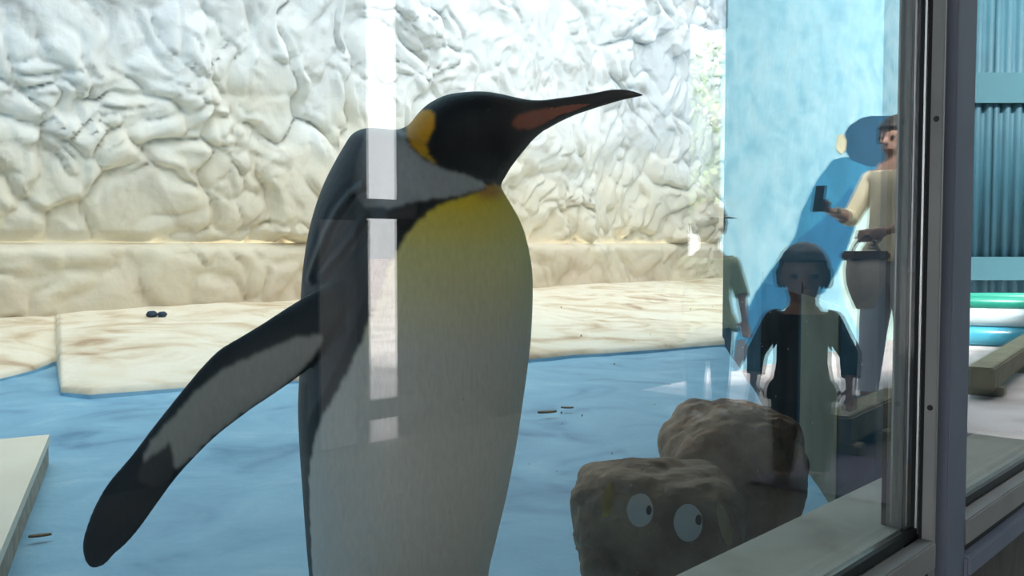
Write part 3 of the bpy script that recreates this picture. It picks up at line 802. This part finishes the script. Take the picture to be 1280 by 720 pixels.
def leaf(px_, py_, L, yaw, lab):
    p = on_z(px_, py_, FLOOR_Z + 0.016)
    V, F = [], []; n_ = 9
    for i in range(n_):
        t = i / (n_ - 1); w = 0.32 * math.sin(math.pi * min(1, t * 0.96 + 0.02)) * L
        for s in (-1, 0, 1):
            V.append((t * L - L / 2, s * w / 2, 0.004 + 0.10 * L * (abs(s) * 0.8 + (t - 0.5) ** 2)))
    for i in range(n_ - 1):
        for s in range(2): F.append((i * 3 + s, (i + 1) * 3 + s, (i + 1) * 3 + s + 1, i * 3 + s + 1))
    me = evaluated(mesh_np('leaf', V, F), [('SOLIDIFY', dict(thickness=0.003))])
    o = link('fallen_leaf', me, M['leaf']); o.location = p; o.rotation_euler = (0, 0, yaw)
    return tag(o, lab, 'leaf', 'fallen leaves on the pool floor')
leaf(684, 517, 0.085, -0.5, 'small brown leaf on the blue floor right of the penguin belly')
leaf(709, 511, 0.055, -0.9, 'tiny brown leaf on the blue floor above the painted boulder')
leaf(50, 672, 0.05, -0.4, 'thin brown leaf on the blue floor near the cream slab')

# ================================================================== VISITORS' SIDE: mural, fence, pool, people (seen as reflections)
def wall_poly(pts, dy):
    """outline on the mural wall from its mirrored place in the photo"""
    return [(on_y(a, b, -BACK_Y)[0], on_y(a, b, -BACK_Y)[2]) for a, b in pts]
mur = tag(empty('penguin_mural', (on_y(1060, 300, -BACK_Y)[0], BACK_Y, 0)), 'blue penguin mural painted on the light blue wall, mirrored in the glass', 'mural')
ox = mur.location.x
def mural_part(name, pts, k, col):
    pl = [(a - ox, b) for a, b in wall_poly(pts, 0)]
    m = mottled('mural_' + name, [tuple(c * 0.85 for c in col), col, tuple(min(1, c * 1.12) for c in col)], 2.5, 0.7, detail=8, distort=1.5)
    return prism(name, pl, 0.0005 + 0.0012 * (k - 1), 0.0005 + 0.0012 * k, m, mur, axis='y')
mural_part('belly', [(1110, 213), (1150, 214), (1160, 425), (1078, 425), (1055, 380), (1048, 340), (1060, 310), (1067, 285), (1070, 248), (1083, 225)], 1, (0.62, 0.84, 0.78))
mural_part('back', [(1056, 196), (1040, 200), (1020.5, 225), (1001, 264), (993, 295), (978, 318), (962, 338), (944, 365), (927, 399), (918, 424), (914, 458), (918, 471), (925, 458), (941, 430), (954, 406), (980, 385), (1010, 372), (1030, 366), (1046, 340), (1057, 316), (1068, 286), (1072, 248), (1084, 226), (1112, 212), (1090, 204), (1066, 198)], 2, (0.03, 0.23, 0.40))
mural_part('flipper', [(1063, 232), (1040, 262), (1015, 285), (995, 300), (978, 322), (962, 342), (944, 370), (930, 400), (930, 425), (941, 426), (958, 396), (985, 378), (1022, 360), (1044, 336), (1056, 312), (1066, 284), (1070, 248)], 3, (0.013, 0.15, 0.31))
mural_part('flipper_tip', [(920, 425), (914, 458), (918, 471), (926, 456), (934, 438), (930, 424)], 4, (0.08, 0.09, 0.10))
mural_part('head', [(1055, 167), (1060, 158), (1067, 153), (1076, 147.5), (1087, 145), (1116, 145), (1145, 150), (1165, 165), (1165, 185), (1140, 200), (1110, 210), (1083, 207.5), (1063, 200), (1055, 186)], 3, (0.010, 0.085, 0.17))
mural_part('ear_patch', [(1046, 168.6), (1053.6, 168), (1057, 176), (1056, 188), (1050, 193), (1044, 186)], 4, (0.70, 0.68, 0.45))

# corrugated fence further along
FD = 11.0
f0 = mirror(at_depth(1172, 305, FD)); f1_ = mirror(at_depth(1302, 305, FD))
fx0, fx1 = 0.0, float(np.linalg.norm((f1_ - f0)[:2]))
fence = tag(empty('corrugated_fence', (f0[0], f0[1], 0), math.atan2(f1_[1] - f0[1], f1_[0] - f0[0])), 'teal corrugated metal fence with two flat rails', 'fence')
M['teal'] = mottled('teal_paint', [(0.020, 0.085, 0.12), (0.028, 0.105, 0.145)], 3, 0.6)
M['teal2'] = plain('pale_teal_paint', (0.045, 0.135, 0.17), 0.6)
pitch_ = 0.135
nsh = 2; w_sh = (fx1 - fx0) / nsh
xs = np.arange(0, w_sh + 1e-6, pitch_ / 8)
Vs, Fs = [], []
for i, x in enumerate(xs):
    yy = 0.028 * math.tanh(2.2 * math.sin(2 * math.pi * x / pitch_))
    for z_ in (0.12, 3.95): Vs.append((x, yy, z_))
sheet_me = evaluated(mesh_np('sheet', Vs, grid_faces(len(xs), 2)), [('SOLIDIFY', dict(thickness=0.006))])
sheet_me.materials.append(M['teal'])
for k in range(nsh):
    o = bpy.data.objects.new('sheet', sheet_me); COL.objects.link(o); o.parent = fence; o.location = (k * w_sh, 0, 0)
def rail_z(py): return at_depth(1245, py, FD)[2]
box('rail', 0, fx1 - fx0, 0.04, 0.075, rail_z(131), rail_z(94), M['teal2'], fence)
box('rail', 0, fx1 - fx0, 0.04, 0.075, rail_z(350), rail_z(321), M['teal2'], fence)
for k in range(3): box('post', k * (fx1 - 0.08) / 2, k * (fx1 - 0.08) / 2 + 0.08, -0.12, -0.03, 0.0, 3.95, M['teal2'], fence)

# paddling pool by the fence
def ring_tube(name, rx, ry, r, z, mat, parent, n=72, m=14):
    V = []
    for a in np.linspace(0, 2 * math.pi, n, endpoint=False):
        for b in np.linspace(0, 2 * math.pi, m, endpoint=False):
            V.append(((rx + r * math.cos(b)) * math.cos(a), (ry + r * math.cos(b)) * math.sin(a), z + r * math.sin(b)))
    i = np.arange(n)[:, None]; j = np.arange(m)[None, :]
    F = np.stack([i * m + j, ((i + 1) % n) * m + j, ((i + 1) % n) * m + (j + 1) % m, i * m + (j + 1) % m], -1).reshape(-1, 4)
    return link(name, mesh_np(name, V, F), mat, parent)
pp = mirror(at_depth(1275, 305, 8.9))
pool = tag(empty('paddling_pool', (pp[0], pp[1], 0.0), fence.rotation_euler.z), 'turquoise paddling pool with a green rim by the teal fence', 'paddling pool')
M['pool_blue'] = plain('turquoise_vinyl', (0.05, 0.30, 0.42), 0.3)
M['pool_glare'] = plain('glare_vinyl', (0.45, 0.56, 0.60), 0.25)  # whitish colour carries the glare on the pool side
M['pool_green'] = plain('green_vinyl', (0.012, 0.24, 0.17), 0.4)
ring_tube('lower_ring', 0.85, 0.45, 0.095, 0.095, M['pool_blue'], pool)
ring_tube('middle_ring', 0.85, 0.45, 0.09, 0.27, M['pool_glare'], pool)
ring_tube('rim', 0.85, 0.45, 0.055, 0.40, M['pool_green'], pool)
wv = [(0, 0, 0.24)] + [(0.80 * math.cos(a), 0.40 * math.sin(a), 0.24) for a in np.linspace(0, 2 * math.pi, 48, endpoint=False)]
link('water', mesh_np('water', wv, [(0, 1 + i, 1 + (i + 1) % 48) for i in range(48)]), plain('pool_water', (0.06, 0.28, 0.38), 0.08), pool)

# olive timber kerb and a dark shadow sheet on the pavement
M['olive'] = mottled('olive_timber', [(0.16, 0.15, 0.085), (0.24, 0.22, 0.13)], 8, 0.8)
def beam(name, a, b, w, h, mat, lab, cat):
    a, b = np.array(a[:2]), np.array(b[:2]); d = b - a; L = np.linalg.norm(d)
    o = empty(name, (a[0], a[1], 0), math.atan2(d[1], d[0]))
    box('timber', 0, L, -w / 2, w / 2, 0.06, 0.06 + h, mat, o, 0.01)
    for t in (0.08, 0.5, 0.92): box('foot_block', L * t - 0.06, L * t + 0.06, -w / 2 - 0.03, w / 2 + 0.03, 0.0, 0.06, mat, o, 0.008)
    return tag(o, lab, cat)
k0, k1 = mirror(on_z(1040, 572, 0.0)), mirror(on_z(1120, 530, 0.0))
beam('timber_kerb', k0, k1, 0.14, 0.13, M['olive'], 'olive timber kerb on the pavement beside the toddler', 'kerb')
k2, k3 = mirror(on_z(1222, 500, 0.0)), mirror(on_z(1300, 440, 0.0))
beam('timber_kerb', k2, k3, 0.16, 0.14, M['olive'], 'olive timber kerb beside the paddling pool', 'kerb')
mt = mirror(on_z(1060, 600, 0.0))
shadow_me = prism('floor_shadow', [(-0.35, -0.25), (0.35, -0.25), (0.38, 0.25), (-0.3, 0.27)], 0.002, 0.02)
o = link('floor_shadow', shadow_me, plain('dark_purple_shadow', (0.06, 0.05, 0.08), 0.8)); o.location = (mt[0], mt[1], 0)  # shadow on the pavement, put in as a thin dark sheet
tag(o, 'dark purple sheet standing in for a shadow in front of the timber kerb', 'mat')

# the two rails across the narrow gap and the pale panel left of it
rz1, rz2 = on_y(478, 262, -BACK_Y)[2], on_y(478, 507, -BACK_Y)[2]
M['rail'] = plain('grey_gate_rail', (0.10, 0.10, 0.10), 0.7)
gate = tag(empty('gate_rails', ((xs0 + xs1) / 2, BACK_Y + 0.03, 0)), 'pair of grey gate rails across the narrow bright gap', 'gate')
gw = (xs1 - xs0) / 2 + 0.05
box('rail', -gw, gw, 0, 0.05, rz1 - 0.045, rz1 + 0.045, M['rail'], gate, 0.005)
box('rail', -gw, gw, 0, 0.05, rz2 - 0.045, rz2 + 0.045, M['rail'], gate, 0.005)
box('post', -gw - 0.04, -gw, 0, 0.05, 0, 2.2, M['rail'], gate, 0.004)

# ------------------------------------------------------------------ people
def part_copy(me, name, mask_v, grow, mat, parent):
    """a garment: the faces whose vertices are all in the mask, pushed outward"""
    nv = len(me.vertices); co = coords(me); no = np.empty(nv * 3, np.float32); me.vertices.foreach_get('normal', no); no = no.reshape(-1, 3)
    co = co + no * (grow if np.isscalar(grow) else grow[:, None])
    faces = [tuple(p.vertices) for p in me.polygons if all(mask_v[i] for i in p.vertices)]
    used = sorted({i for f in faces for i in f}); idx = {u: k for k, u in enumerate(used)}
    gm = evaluated(mesh_np(name, co[used], [tuple(idx[i] for i in f) for f in faces]), [('SMOOTH', dict(factor=0.5, iterations=2)), ('SOLIDIFY', dict(thickness=0.006, offset=1))])
    return link(name, gm, mat, parent)
def hand(lp, wrist, elbow, palm_dir, s, curl, side):
    """palm, four bent fingers of unequal length and a thumb off the side of the palm"""
    w = np.array(wrist, float); ax = w - np.array(elbow, float); ax /= np.linalg.norm(ax)
    pd = np.array(palm_dir, float); pd -= ax * pd.dot(ax); pd /= np.linalg.norm(pd)
    sd = np.cross(ax, pd) * side
    pc = w + ax * 0.045 * s
    lp.bone(w + ax * 0.005 * s, w + ax * 0.075 * s, 0.030 * s, 0.036 * s, 0.42, pd)
    for k, L in enumerate((0.070, 0.082, 0.076, 0.060)):
        b = w + ax * 0.085 * s + sd * (0.030 - 0.020 * k) * s
        a1 = math.radians(curl * 0.5); a2 = math.radians(curl); a3 = math.radians(curl * 1.45)
        p1 = b + (ax * math.cos(a1) + pd * math.sin(a1)) * L * 0.45 * s
        p2 = p1 + (ax * math.cos(a2) + pd * math.sin(a2)) * L * 0.32 * s
        p3 = p2 + (ax * math.cos(a3) + pd * math.sin(a3)) * L * 0.25 * s
        lp.bone(b - ax * 0.015 * s, p1, 0.0092 * s, 0.0085 * s, n=8); lp.bone(p1, p2, 0.0085 * s, 0.0078 * s, n=8); lp.bone(p2, p3, 0.0078 * s, 0.0065 * s, n=8)
    t0 = w + ax * 0.025 * s + sd * 0.028 * s
    t1 = t0 + (ax * 0.6 + sd * 0.8) * 0.038 * s + pd * 0.010 * s
    t2 = t1 + (ax * 0.85 + sd * 0.25 + pd * 0.45) * 0.032 * s
    lp.bone(t0, t1, 0.0125 * s, 0.0105 * s, n=8); lp.bone(t1, t2, 0.0105 * s, 0.0085 * s, n=8)

def person(loc, yaw, H, J, skin, shirt, trousers, hair_fn, label, sleeve=0.55, leg_cut=0.06, shoe=(0.05, 0.05, 0.055), curl=(25, 25), shirt_low=None, palm=((0, 0, 1), (0, 0, 1)), trim=None):
    """J: proportions and arm joints (metres), figure faces -y"""
    root = empty('person', loc, yaw); tag(root, label, 'person')
    lp = Lump(); hs = J['head']            # head half height
    zc = H - hs
    # torso
    sh, hp = J['sh'], J['hip']; sw, hw = J['sw'], J['hw']; td = J['td']
    waist = hp + (sh - hp) * 0.38
    lp.bone((-hw * 0.55, 0, hp), (hw * 0.55, 0, hp), hw * 0.62, hw * 0.62, 0.9)
    lp.bone((0, 0.0, hp), (0, 0, waist), hw * 1.02, hw * 0.92, td)
    lp.bone((0, 0, waist), (0, 0, sh - sw * 0.28), hw * 0.92, sw * 0.80, td * 0.92)
    lp.bone((-sw * 0.72, 0.005, sh - sw * 0.18), (sw * 0.72, 0.005, sh - sw * 0.18), sw * 0.30, sw * 0.30)
    lp.bone((0, 0.006, sh - sw * 0.1), (0, -0.004, zc - hs * 0.55), hs * 0.50, hs * 0.44)
    # head with brow, nose, cheeks, chin and ears
    lp.ball((0, 0.010, zc + hs * 0.16), (hs * 0.72, hs * 0.86, hs * 0.84))
    lp.ball((0, -hs * 0.16, zc - hs * 0.36), (hs * 0.54, hs * 0.56, hs * 0.60))
    lp.bone((0, -hs * 0.74, zc + hs * 0.02), (0, -hs * 0.86, zc - hs * 0.22), hs * 0.07, hs * 0.125)
    lp.bone((-hs * 0.18, -hs * 0.66, zc - hs * 0.52), (hs * 0.18, -hs * 0.66, zc - hs * 0.52), hs * 0.07, hs * 0.07)
    for s in (-1, 1):
        lp.bone((s * hs * 0.70, 0.01, zc + hs * 0.10), (s * hs * 0.70, 0.012, zc - hs * 0.20), hs * 0.14, hs * 0.10, 0.6, (1, 0, 0))
    # arms
    lab = []
    for s, key in ((-1, 'armR'), (1, 'armL')):
        e, w = np.array(J[key][0], float), np.array(J[key][1], float)
        S0 = np.array([s * sw * 0.92, 0.005, sh - sw * 0.25])
        lp.bone(S0, e, J['ar'] * 1.12, J['ar'] * 0.86); lp.bone(e, w, J['ar'] * 0.86, J['ar'] * 0.58)
        hand(lp, w, e, palm[0] if s < 0 else palm[1], J['hand'], curl[0] if s < 0 else curl[1], s)
        lab.append((S0, e, w))
    # legs and feet
    legs = []
    for s, key in ((-1, 'legR'), (1, 'legL')):
        kx, ky = J[key]
        h0 = np.array([s * hw * 0.52, 0, hp]); k = np.array([s * hw * 0.55 + kx * 0.5, ky * 0.5 - 0.01, hp * 0.53]); a = np.array([s * hw * 0.55 + kx, ky, H * 0.045])
        lp.bone(h0, k, J['lr'] * 1.15, J['lr'] * 0.80); lp.bone(k, a, J['lr'] * 0.80, J['lr'] * 0.52)
        legs.append((h0, k, a))
    me = lp.fuse('body', J.get('vox', 0.006), 4, 0.5)
    P = coords(me)
    body = link('body', me, skin, root)
    # garment masks
    def seg(P, a, b):
        ab = b - a; t = np.clip(((P - a) @ ab) / (ab @ ab), 0, 1.0); return np.linalg.norm(P - a - t[:, None] * ab, axis=1), t
    up = np.zeros(len(P), bool)
    slow = hp - 0.02 * H if shirt_low is None else shirt_low
    arm_any = np.zeros(len(P), bool)
    for (S0, e, w) in lab:
        d1, t1 = seg(P, S0, e); d2, t2 = seg(P, e, w + (w - e) * 0.5)
        isarm = (np.minimum(d1, d2) < J['ar'] * 1.35) & (np.abs(P[:, 0]) > sw * 0.72) | (d2 < J['ar'] * 1.5)
        fore = d2 < d1
        pos = np.where(fore, 0.5 + 0.5 * t2 * 1.5, 0.5 * t1)
        arm_any |= isarm
        up |= isarm & (pos < sleeve)
    torso = (~arm_any) & (P[:, 2] > slow) & (P[:, 2] < sh + 0.005) & (np.abs(P[:, 0]) < sw * 1.3)
    nv = np.clip((P[:, 2] - slow) / max(1e-3, waist - slow), 0, 1)
    part_copy(me, 'shirt', up | torso, 0.008 + 0.012 * (1 - nv) * torso, shirt, root)
    low = (~arm_any) & (P[:, 2] < hp + 0.04 * H) & (P[:, 2] > leg_cut * H)
    part_copy(me, 'trousers', low, 0.007, trousers, root)
    sm = plain('shoe', shoe, 0.6)
    for h0, k, a in legs:
        sl = Lump(); L = H * 0.15
        sl.bone((a[0], a[1] + L * 0.15, L * 0.17), (a[0], a[1] - L * 0.55, L * 0.14), L * 0.20, L * 0.17, 0.8, (0, 0, 1))
        sl.bone((a[0], a[1], L * 0.2), (a[0], a[1] + 0.01, a[2] + L * 0.12), L * 0.18, L * 0.17)
        mm = sl.fuse('shoe', 0.006, 3); c = coords(mm); c[:, 2] = np.maximum(c[:, 2], 0.0); set_coords(mm, c)
        link('shoe', mm, sm, root)
    # eyes
    for s in (-1, 1):
        bm = bmesh.new(); bmesh.ops.create_uvsphere(bm, u_segments=12, v_segments=8, radius=hs * 0.10)
        bmesh.ops.translate(bm, verts=bm.verts[:], vec=Vector((s * hs * 0.30, -hs * 0.62, zc + hs * 0.02)))
        em = bpy.data.meshes.new('eye'); bm.to_mesh(em); bm.free(); link('eye', em, plain('dark_eye', (0.02, 0.015, 0.012), 0.3), root)
    hair_fn(root, me, P, zc, hs)
    return root

def hair_cap(mat, low=-0.25, fringe=0.42, grow=0.012, name='hair', extra=None):
    """hair grown from the scalp: back and sides down to `low`, forehead above `fringe` (in head half heights)"""
    def fn(root, me, P, zc, hs):
        z = (P[:, 2] - zc) / hs
        lim = np.where(P[:, 1] < -hs * 0.25, fringe, np.where(P[:, 1] < hs * 0.10, (low + fringe) / 2, low))
        mask = (z > lim) & (np.abs(P[:, 0]) < hs * 1.0)
        no = grow * (1 + 0.5 * fbm(P[:, 0] * 60, P[:, 2] * 60 + P[:, 1] * 40, 3, 50))
        part_copy(me, name, mask, no, mat, root)
        if extra: extra(root, zc, hs)
    return fn

SKIN = mottled('skin', [(0.42, 0.25, 0.18), (0.50, 0.31, 0.23)], 12, 0.55)
HAIR = mottled('dark_hair', [(0.012, 0.010, 0.009), (0.03, 0.024, 0.02)], 60, 0.5)
def face_dir(p, target):
    d = np.array(target[:2]) - np.array(p[:2]); return math.atan2(d[1], d[0]) + math.pi / 2

# toddler nearest the glass
bp_ = mirror(on_z(1000, 604, 0.0)); bp_[2] = 0
JB = dict(head=0.122, sh=0.67, hip=0.36, sw=0.115, hw=0.10, td=0.78, ar=0.034, lr=0.052, hand=0.62, armR=((-0.175, 0.02, 0.52), (-0.175, -0.03, 0.395)), armL=((0.175, 0.02, 0.52), (0.185, -0.02, 0.395)), legR=(-0.01, 0.02), legL=(0.015, -0.03), vox=0.005)
def bib(root, zc, hs): pass
person(bp_, face_dir(bp_, (0.9, 0)), 0.945, JB, SKIN, plain('charcoal_vest', (0.022, 0.022, 0.024), 0.8), plain('black_trousers', (0.012, 0.013, 0.016), 0.8), hair_cap(HAIR, -0.30, 0.42, 0.010),
       'toddler with dark hair in charcoal clothes standing close to the glass, reflected', sleeve=0.85)

# child in a pale green shirt and cap
cp_ = mirror(on_z(884, 522, 0.0)); cp_[2] = 0
JC = dict(head=0.115, sh=0.87, hip=0.52, sw=0.135, hw=0.115, td=0.72, ar=0.034, lr=0.058, hand=0.75, armR=((-0.19, 0.03, 0.68), (-0.18, -0.06, 0.54)), armL=((0.19, 0.03, 0.68), (0.18, -0.06, 0.54)), legR=(-0.01, 0.03), legL=(0.02, -0.03), vox=0.006)
CAPM = plain('tan_cap_cloth', (0.30, 0.22, 0.16), 0.8)
def cap_extra(root, zc, hs):
    V = []; n_ = 18
    for t in np.linspace(-1.15, 1.15, n_):
        for r in (0.66, 1.30):
            V.append((hs * r * math.sin(t) * 0.92, -hs * (0.06 + r * math.cos(t)), zc + hs * (0.44 - 0.16 * (r - 0.66))))
    V = np.array(V); bm_ = evaluated(mesh_np('cap_brim', V, grid_faces(n_, 2)), [('SOLIDIFY', dict(thickness=0.006))])
    link('cap_brim', bm_, CAPM, root)
def child_hair(root, me, P, zc, hs):
    hair_cap(HAIR, -0.30, 0.36, 0.007)(root, me, P, zc, hs)
    z = (P[:, 2] - zc) / hs
    part_copy(me, 'cap', z > 0.34, 0.014, CAPM, root)
    cap_extra(root, zc, hs)
person(cp_, face_dir(cp_, (2.2, 0)), 1.16, JC, SKIN, plain('pale_green_shirt', (0.74, 0.88, 0.50), 0.8), plain('washed_blue_jeans', (0.16, 0.24, 0.34), 0.8), child_hair,
       'child in a tan cap and pale green shirt beside the doorway, reflected', sleeve=0.55, shoe=(0.5, 0.5, 0.52))

# adult holding up a phone
ap_ = mirror(on_z(1112, 512, 0.0)); ap_[2] = 0
ayaw = face_dir(ap_, (ap_[0] - 3.0, ap_[1] - 1.0))
JA = dict(head=0.115, sh=1.36, hip=0.88, sw=0.175, hw=0.155, td=0.66, ar=0.043, lr=0.082, hand=1.0, armR=((-0.26, -0.02, 1.09), (-0.14, -0.25, 1.02)), armL=((0.25, -0.06, 1.10), (0.16, -0.32, 1.13)), legR=(-0.02, 0.06), legL=(0.03, -0.06), vox=0.008)
adult = person(ap_, ayaw, 1.66, JA, SKIN, plain('pale_yellow_blouse', (0.80, 0.74, 0.52), 0.8), plain('light_jeans', (0.50, 0.55, 0.64), 0.8), hair_cap(HAIR, -0.75, 0.40, 0.016),
       'adult in a pale yellow blouse and light jeans holding up a phone, reflected', sleeve=0.70, curl=(60, 60), palm=((1, 0, 0), (-0.4, -0.4, 0.8)))
def adult_pt(p):
    c, s = math.cos(ayaw), math.sin(ayaw)
    return np.array([ap_[0] + p[0] * c - p[1] * s, ap_[1] + p[0] * s + p[1] * c, p[2]])
ph = empty('phone', adult_pt((0.105, -0.48, 1.20)), ayaw - 0.15); ph.rotation_euler = (math.radians(-12), 0, ayaw - 0.15)
tag(ph, 'dark phone held up in the hand of the adult', 'phone')
box('case', -0.036, 0.036, -0.005, 0.004, -0.074, 0.074, plain('black_phone_case', (0.015, 0.015, 0.016), 0.4), ph, 0.003)
box('screen', -0.032, 0.032, 0.0042, 0.0052, -0.066, 0.066, plain('phone_glass', (0.02, 0.025, 0.03), 0.1), ph)
# shoulder bag at the hip
bgp = adult_pt((-0.12, -0.37, 0.60))
bag = tag(empty('hand_bag', bgp, ayaw + math.pi / 2), 'beige bag with brown top hanging from the hand of the adult', 'bag')
BAGM = mottled('beige_canvas', [(0.66, 0.56, 0.45), (0.80, 0.70, 0.58)], 14, 0.8)
sec = []
nb = 15
for i in range(nb):
    t = i / (nb - 1); z = t * 0.30
    hw_ = 0.050 + 0.080 * math.sin(min(1, t * 1.25) * math.pi / 2); dd_ = 0.050 * math.sin(math.pi * (0.12 + 0.76 * t)) + 0.012
    for a in np.linspace(0, 2 * math.pi, 28, endpoint=False):
        sec.append((hw_ * np.sign(math.cos(a)) * abs(math.cos(a)) ** 0.6, dd_ * np.sign(math.sin(a)) * abs(math.sin(a)) ** 0.8, z))
Fb = [tuple(f) for f in grid_faces(nb, 28, True)]; Fb.append(tuple(range(28))[::-1]); Fb.append(tuple(range((nb - 1) * 28, nb * 28)))
link('pouch', mesh_np('pouch', sec, Fb), BAGM, bag)
box('flap', -0.138, 0.138, -0.052, 0.052, 0.262, 0.312, plain('brown_leather', (0.16, 0.08, 0.05), 0.5), bag, 0.012)
cv = bpy.data.curves.new('strap', 'CURVE'); cv.dimensions = '3D'; cv.bevel_depth = 0.009
spn = cv.splines.new('BEZIER')
pts_ = [(-0.12, 0, 0.29), (-0.05, 0, 0.37), (0.0, 0, 0.395), (0.05, 0, 0.37), (0.12, 0, 0.29)]
spn.bezier_points.add(len(pts_) - 1)
for b_, q_ in zip(spn.bezier_points, pts_): b_.co = q_; b_.handle_left_type = b_.handle_right_type = 'AUTO'
so = bpy.data.objects.new('strap', cv); COL.objects.link(so)
sm_ = bpy.data.meshes.new_from_object(so.evaluated_get(bpy.context.evaluated_depsgraph_get()))
bpy.data.objects.remove(so); bpy.data.curves.remove(cv)
link('strap', sm_, plain('brown_strap', (0.14, 0.075, 0.05), 0.5), bag)

# ------------------------------------------------------------------ trees beyond the gaps
def tree(loc, h, r, seed, lab, cols):
    rg = np.random.default_rng(seed)
    t = tag(empty('leafy_tree', loc), lab, 'tree', 'trees beyond the visitors wall')
    tp = Lump(); tp.bone((0, 0, 0), (0.05, 0, h * 0.45), 0.14, 0.09)
    for k in range(6):
        a = rg.uniform(0, 6.28); tp.bone((0.05, 0, h * 0.40), (r * 0.6 * math.cos(a), r * 0.6 * math.sin(a), h * rg.uniform(0.55, 0.8)), 0.07, 0.03)
    link('trunk', tp.fuse('trunk', 0.03, 2), mottled('bark', [(0.10, 0.07, 0.05), (0.18, 0.13, 0.09)], 20, 0.9), t)
    n_ = 5200
    d = rg.normal(size=(n_, 3)); d /= np.linalg.norm(d, axis=1)[:, None]
    rad = rg.uniform(0.45, 1.0, n_) ** 0.6
    lump_ = 1 + 0.35 * np.sin(d[:, 0] * 5 + seed) * np.cos(d[:, 2] * 6 + d[:, 1] * 4)
    c = d * (rad * lump_)[:, None] * np.array([r, r, h * 0.30]) + np.array([0, 0, h * 0.68])
    u = rg.normal(size=(n_, 3)); u /= np.linalg.norm(u, axis=1)[:, None]
    v = np.cross(u, rg.normal(size=(n_, 3))); v /= np.linalg.norm(v, axis=1)[:, None]
    s = rg.uniform(0.07, 0.13, n_)[:, None]
    V = np.stack([c - u * s, c - v * s * 0.5, c + u * s, c + v * s * 0.5], 1).reshape(-1, 3)
    F = np.arange(n_ * 4).reshape(-1, 4)
    lf = link('foliage', mesh_np('foliage', V, F, False), mottled('leaf_green', cols, 1.5, 0.6), t); lf['kind'] = 'stuff'
G1 = [(0.10, 0.17, 0.05), (0.22, 0.32, 0.08), (0.40, 0.46, 0.14)]
tq = mirror(on_y(885, 200, 9.5))
tree((tq[0], tq[1], 0), 4.6, 1.5, 3, 'yellow-green tree seen in the mirrored doorway', G1)
tq2 = mirror(on_y(850, 200, 13.0))
tree((tq2[0], tq2[1], 0), 4.2, 1.9, 5, 'darker green tree further behind the mirrored doorway', [(0.07, 0.13, 0.05), (0.16, 0.25, 0.07), (0.28, 0.36, 0.12)])
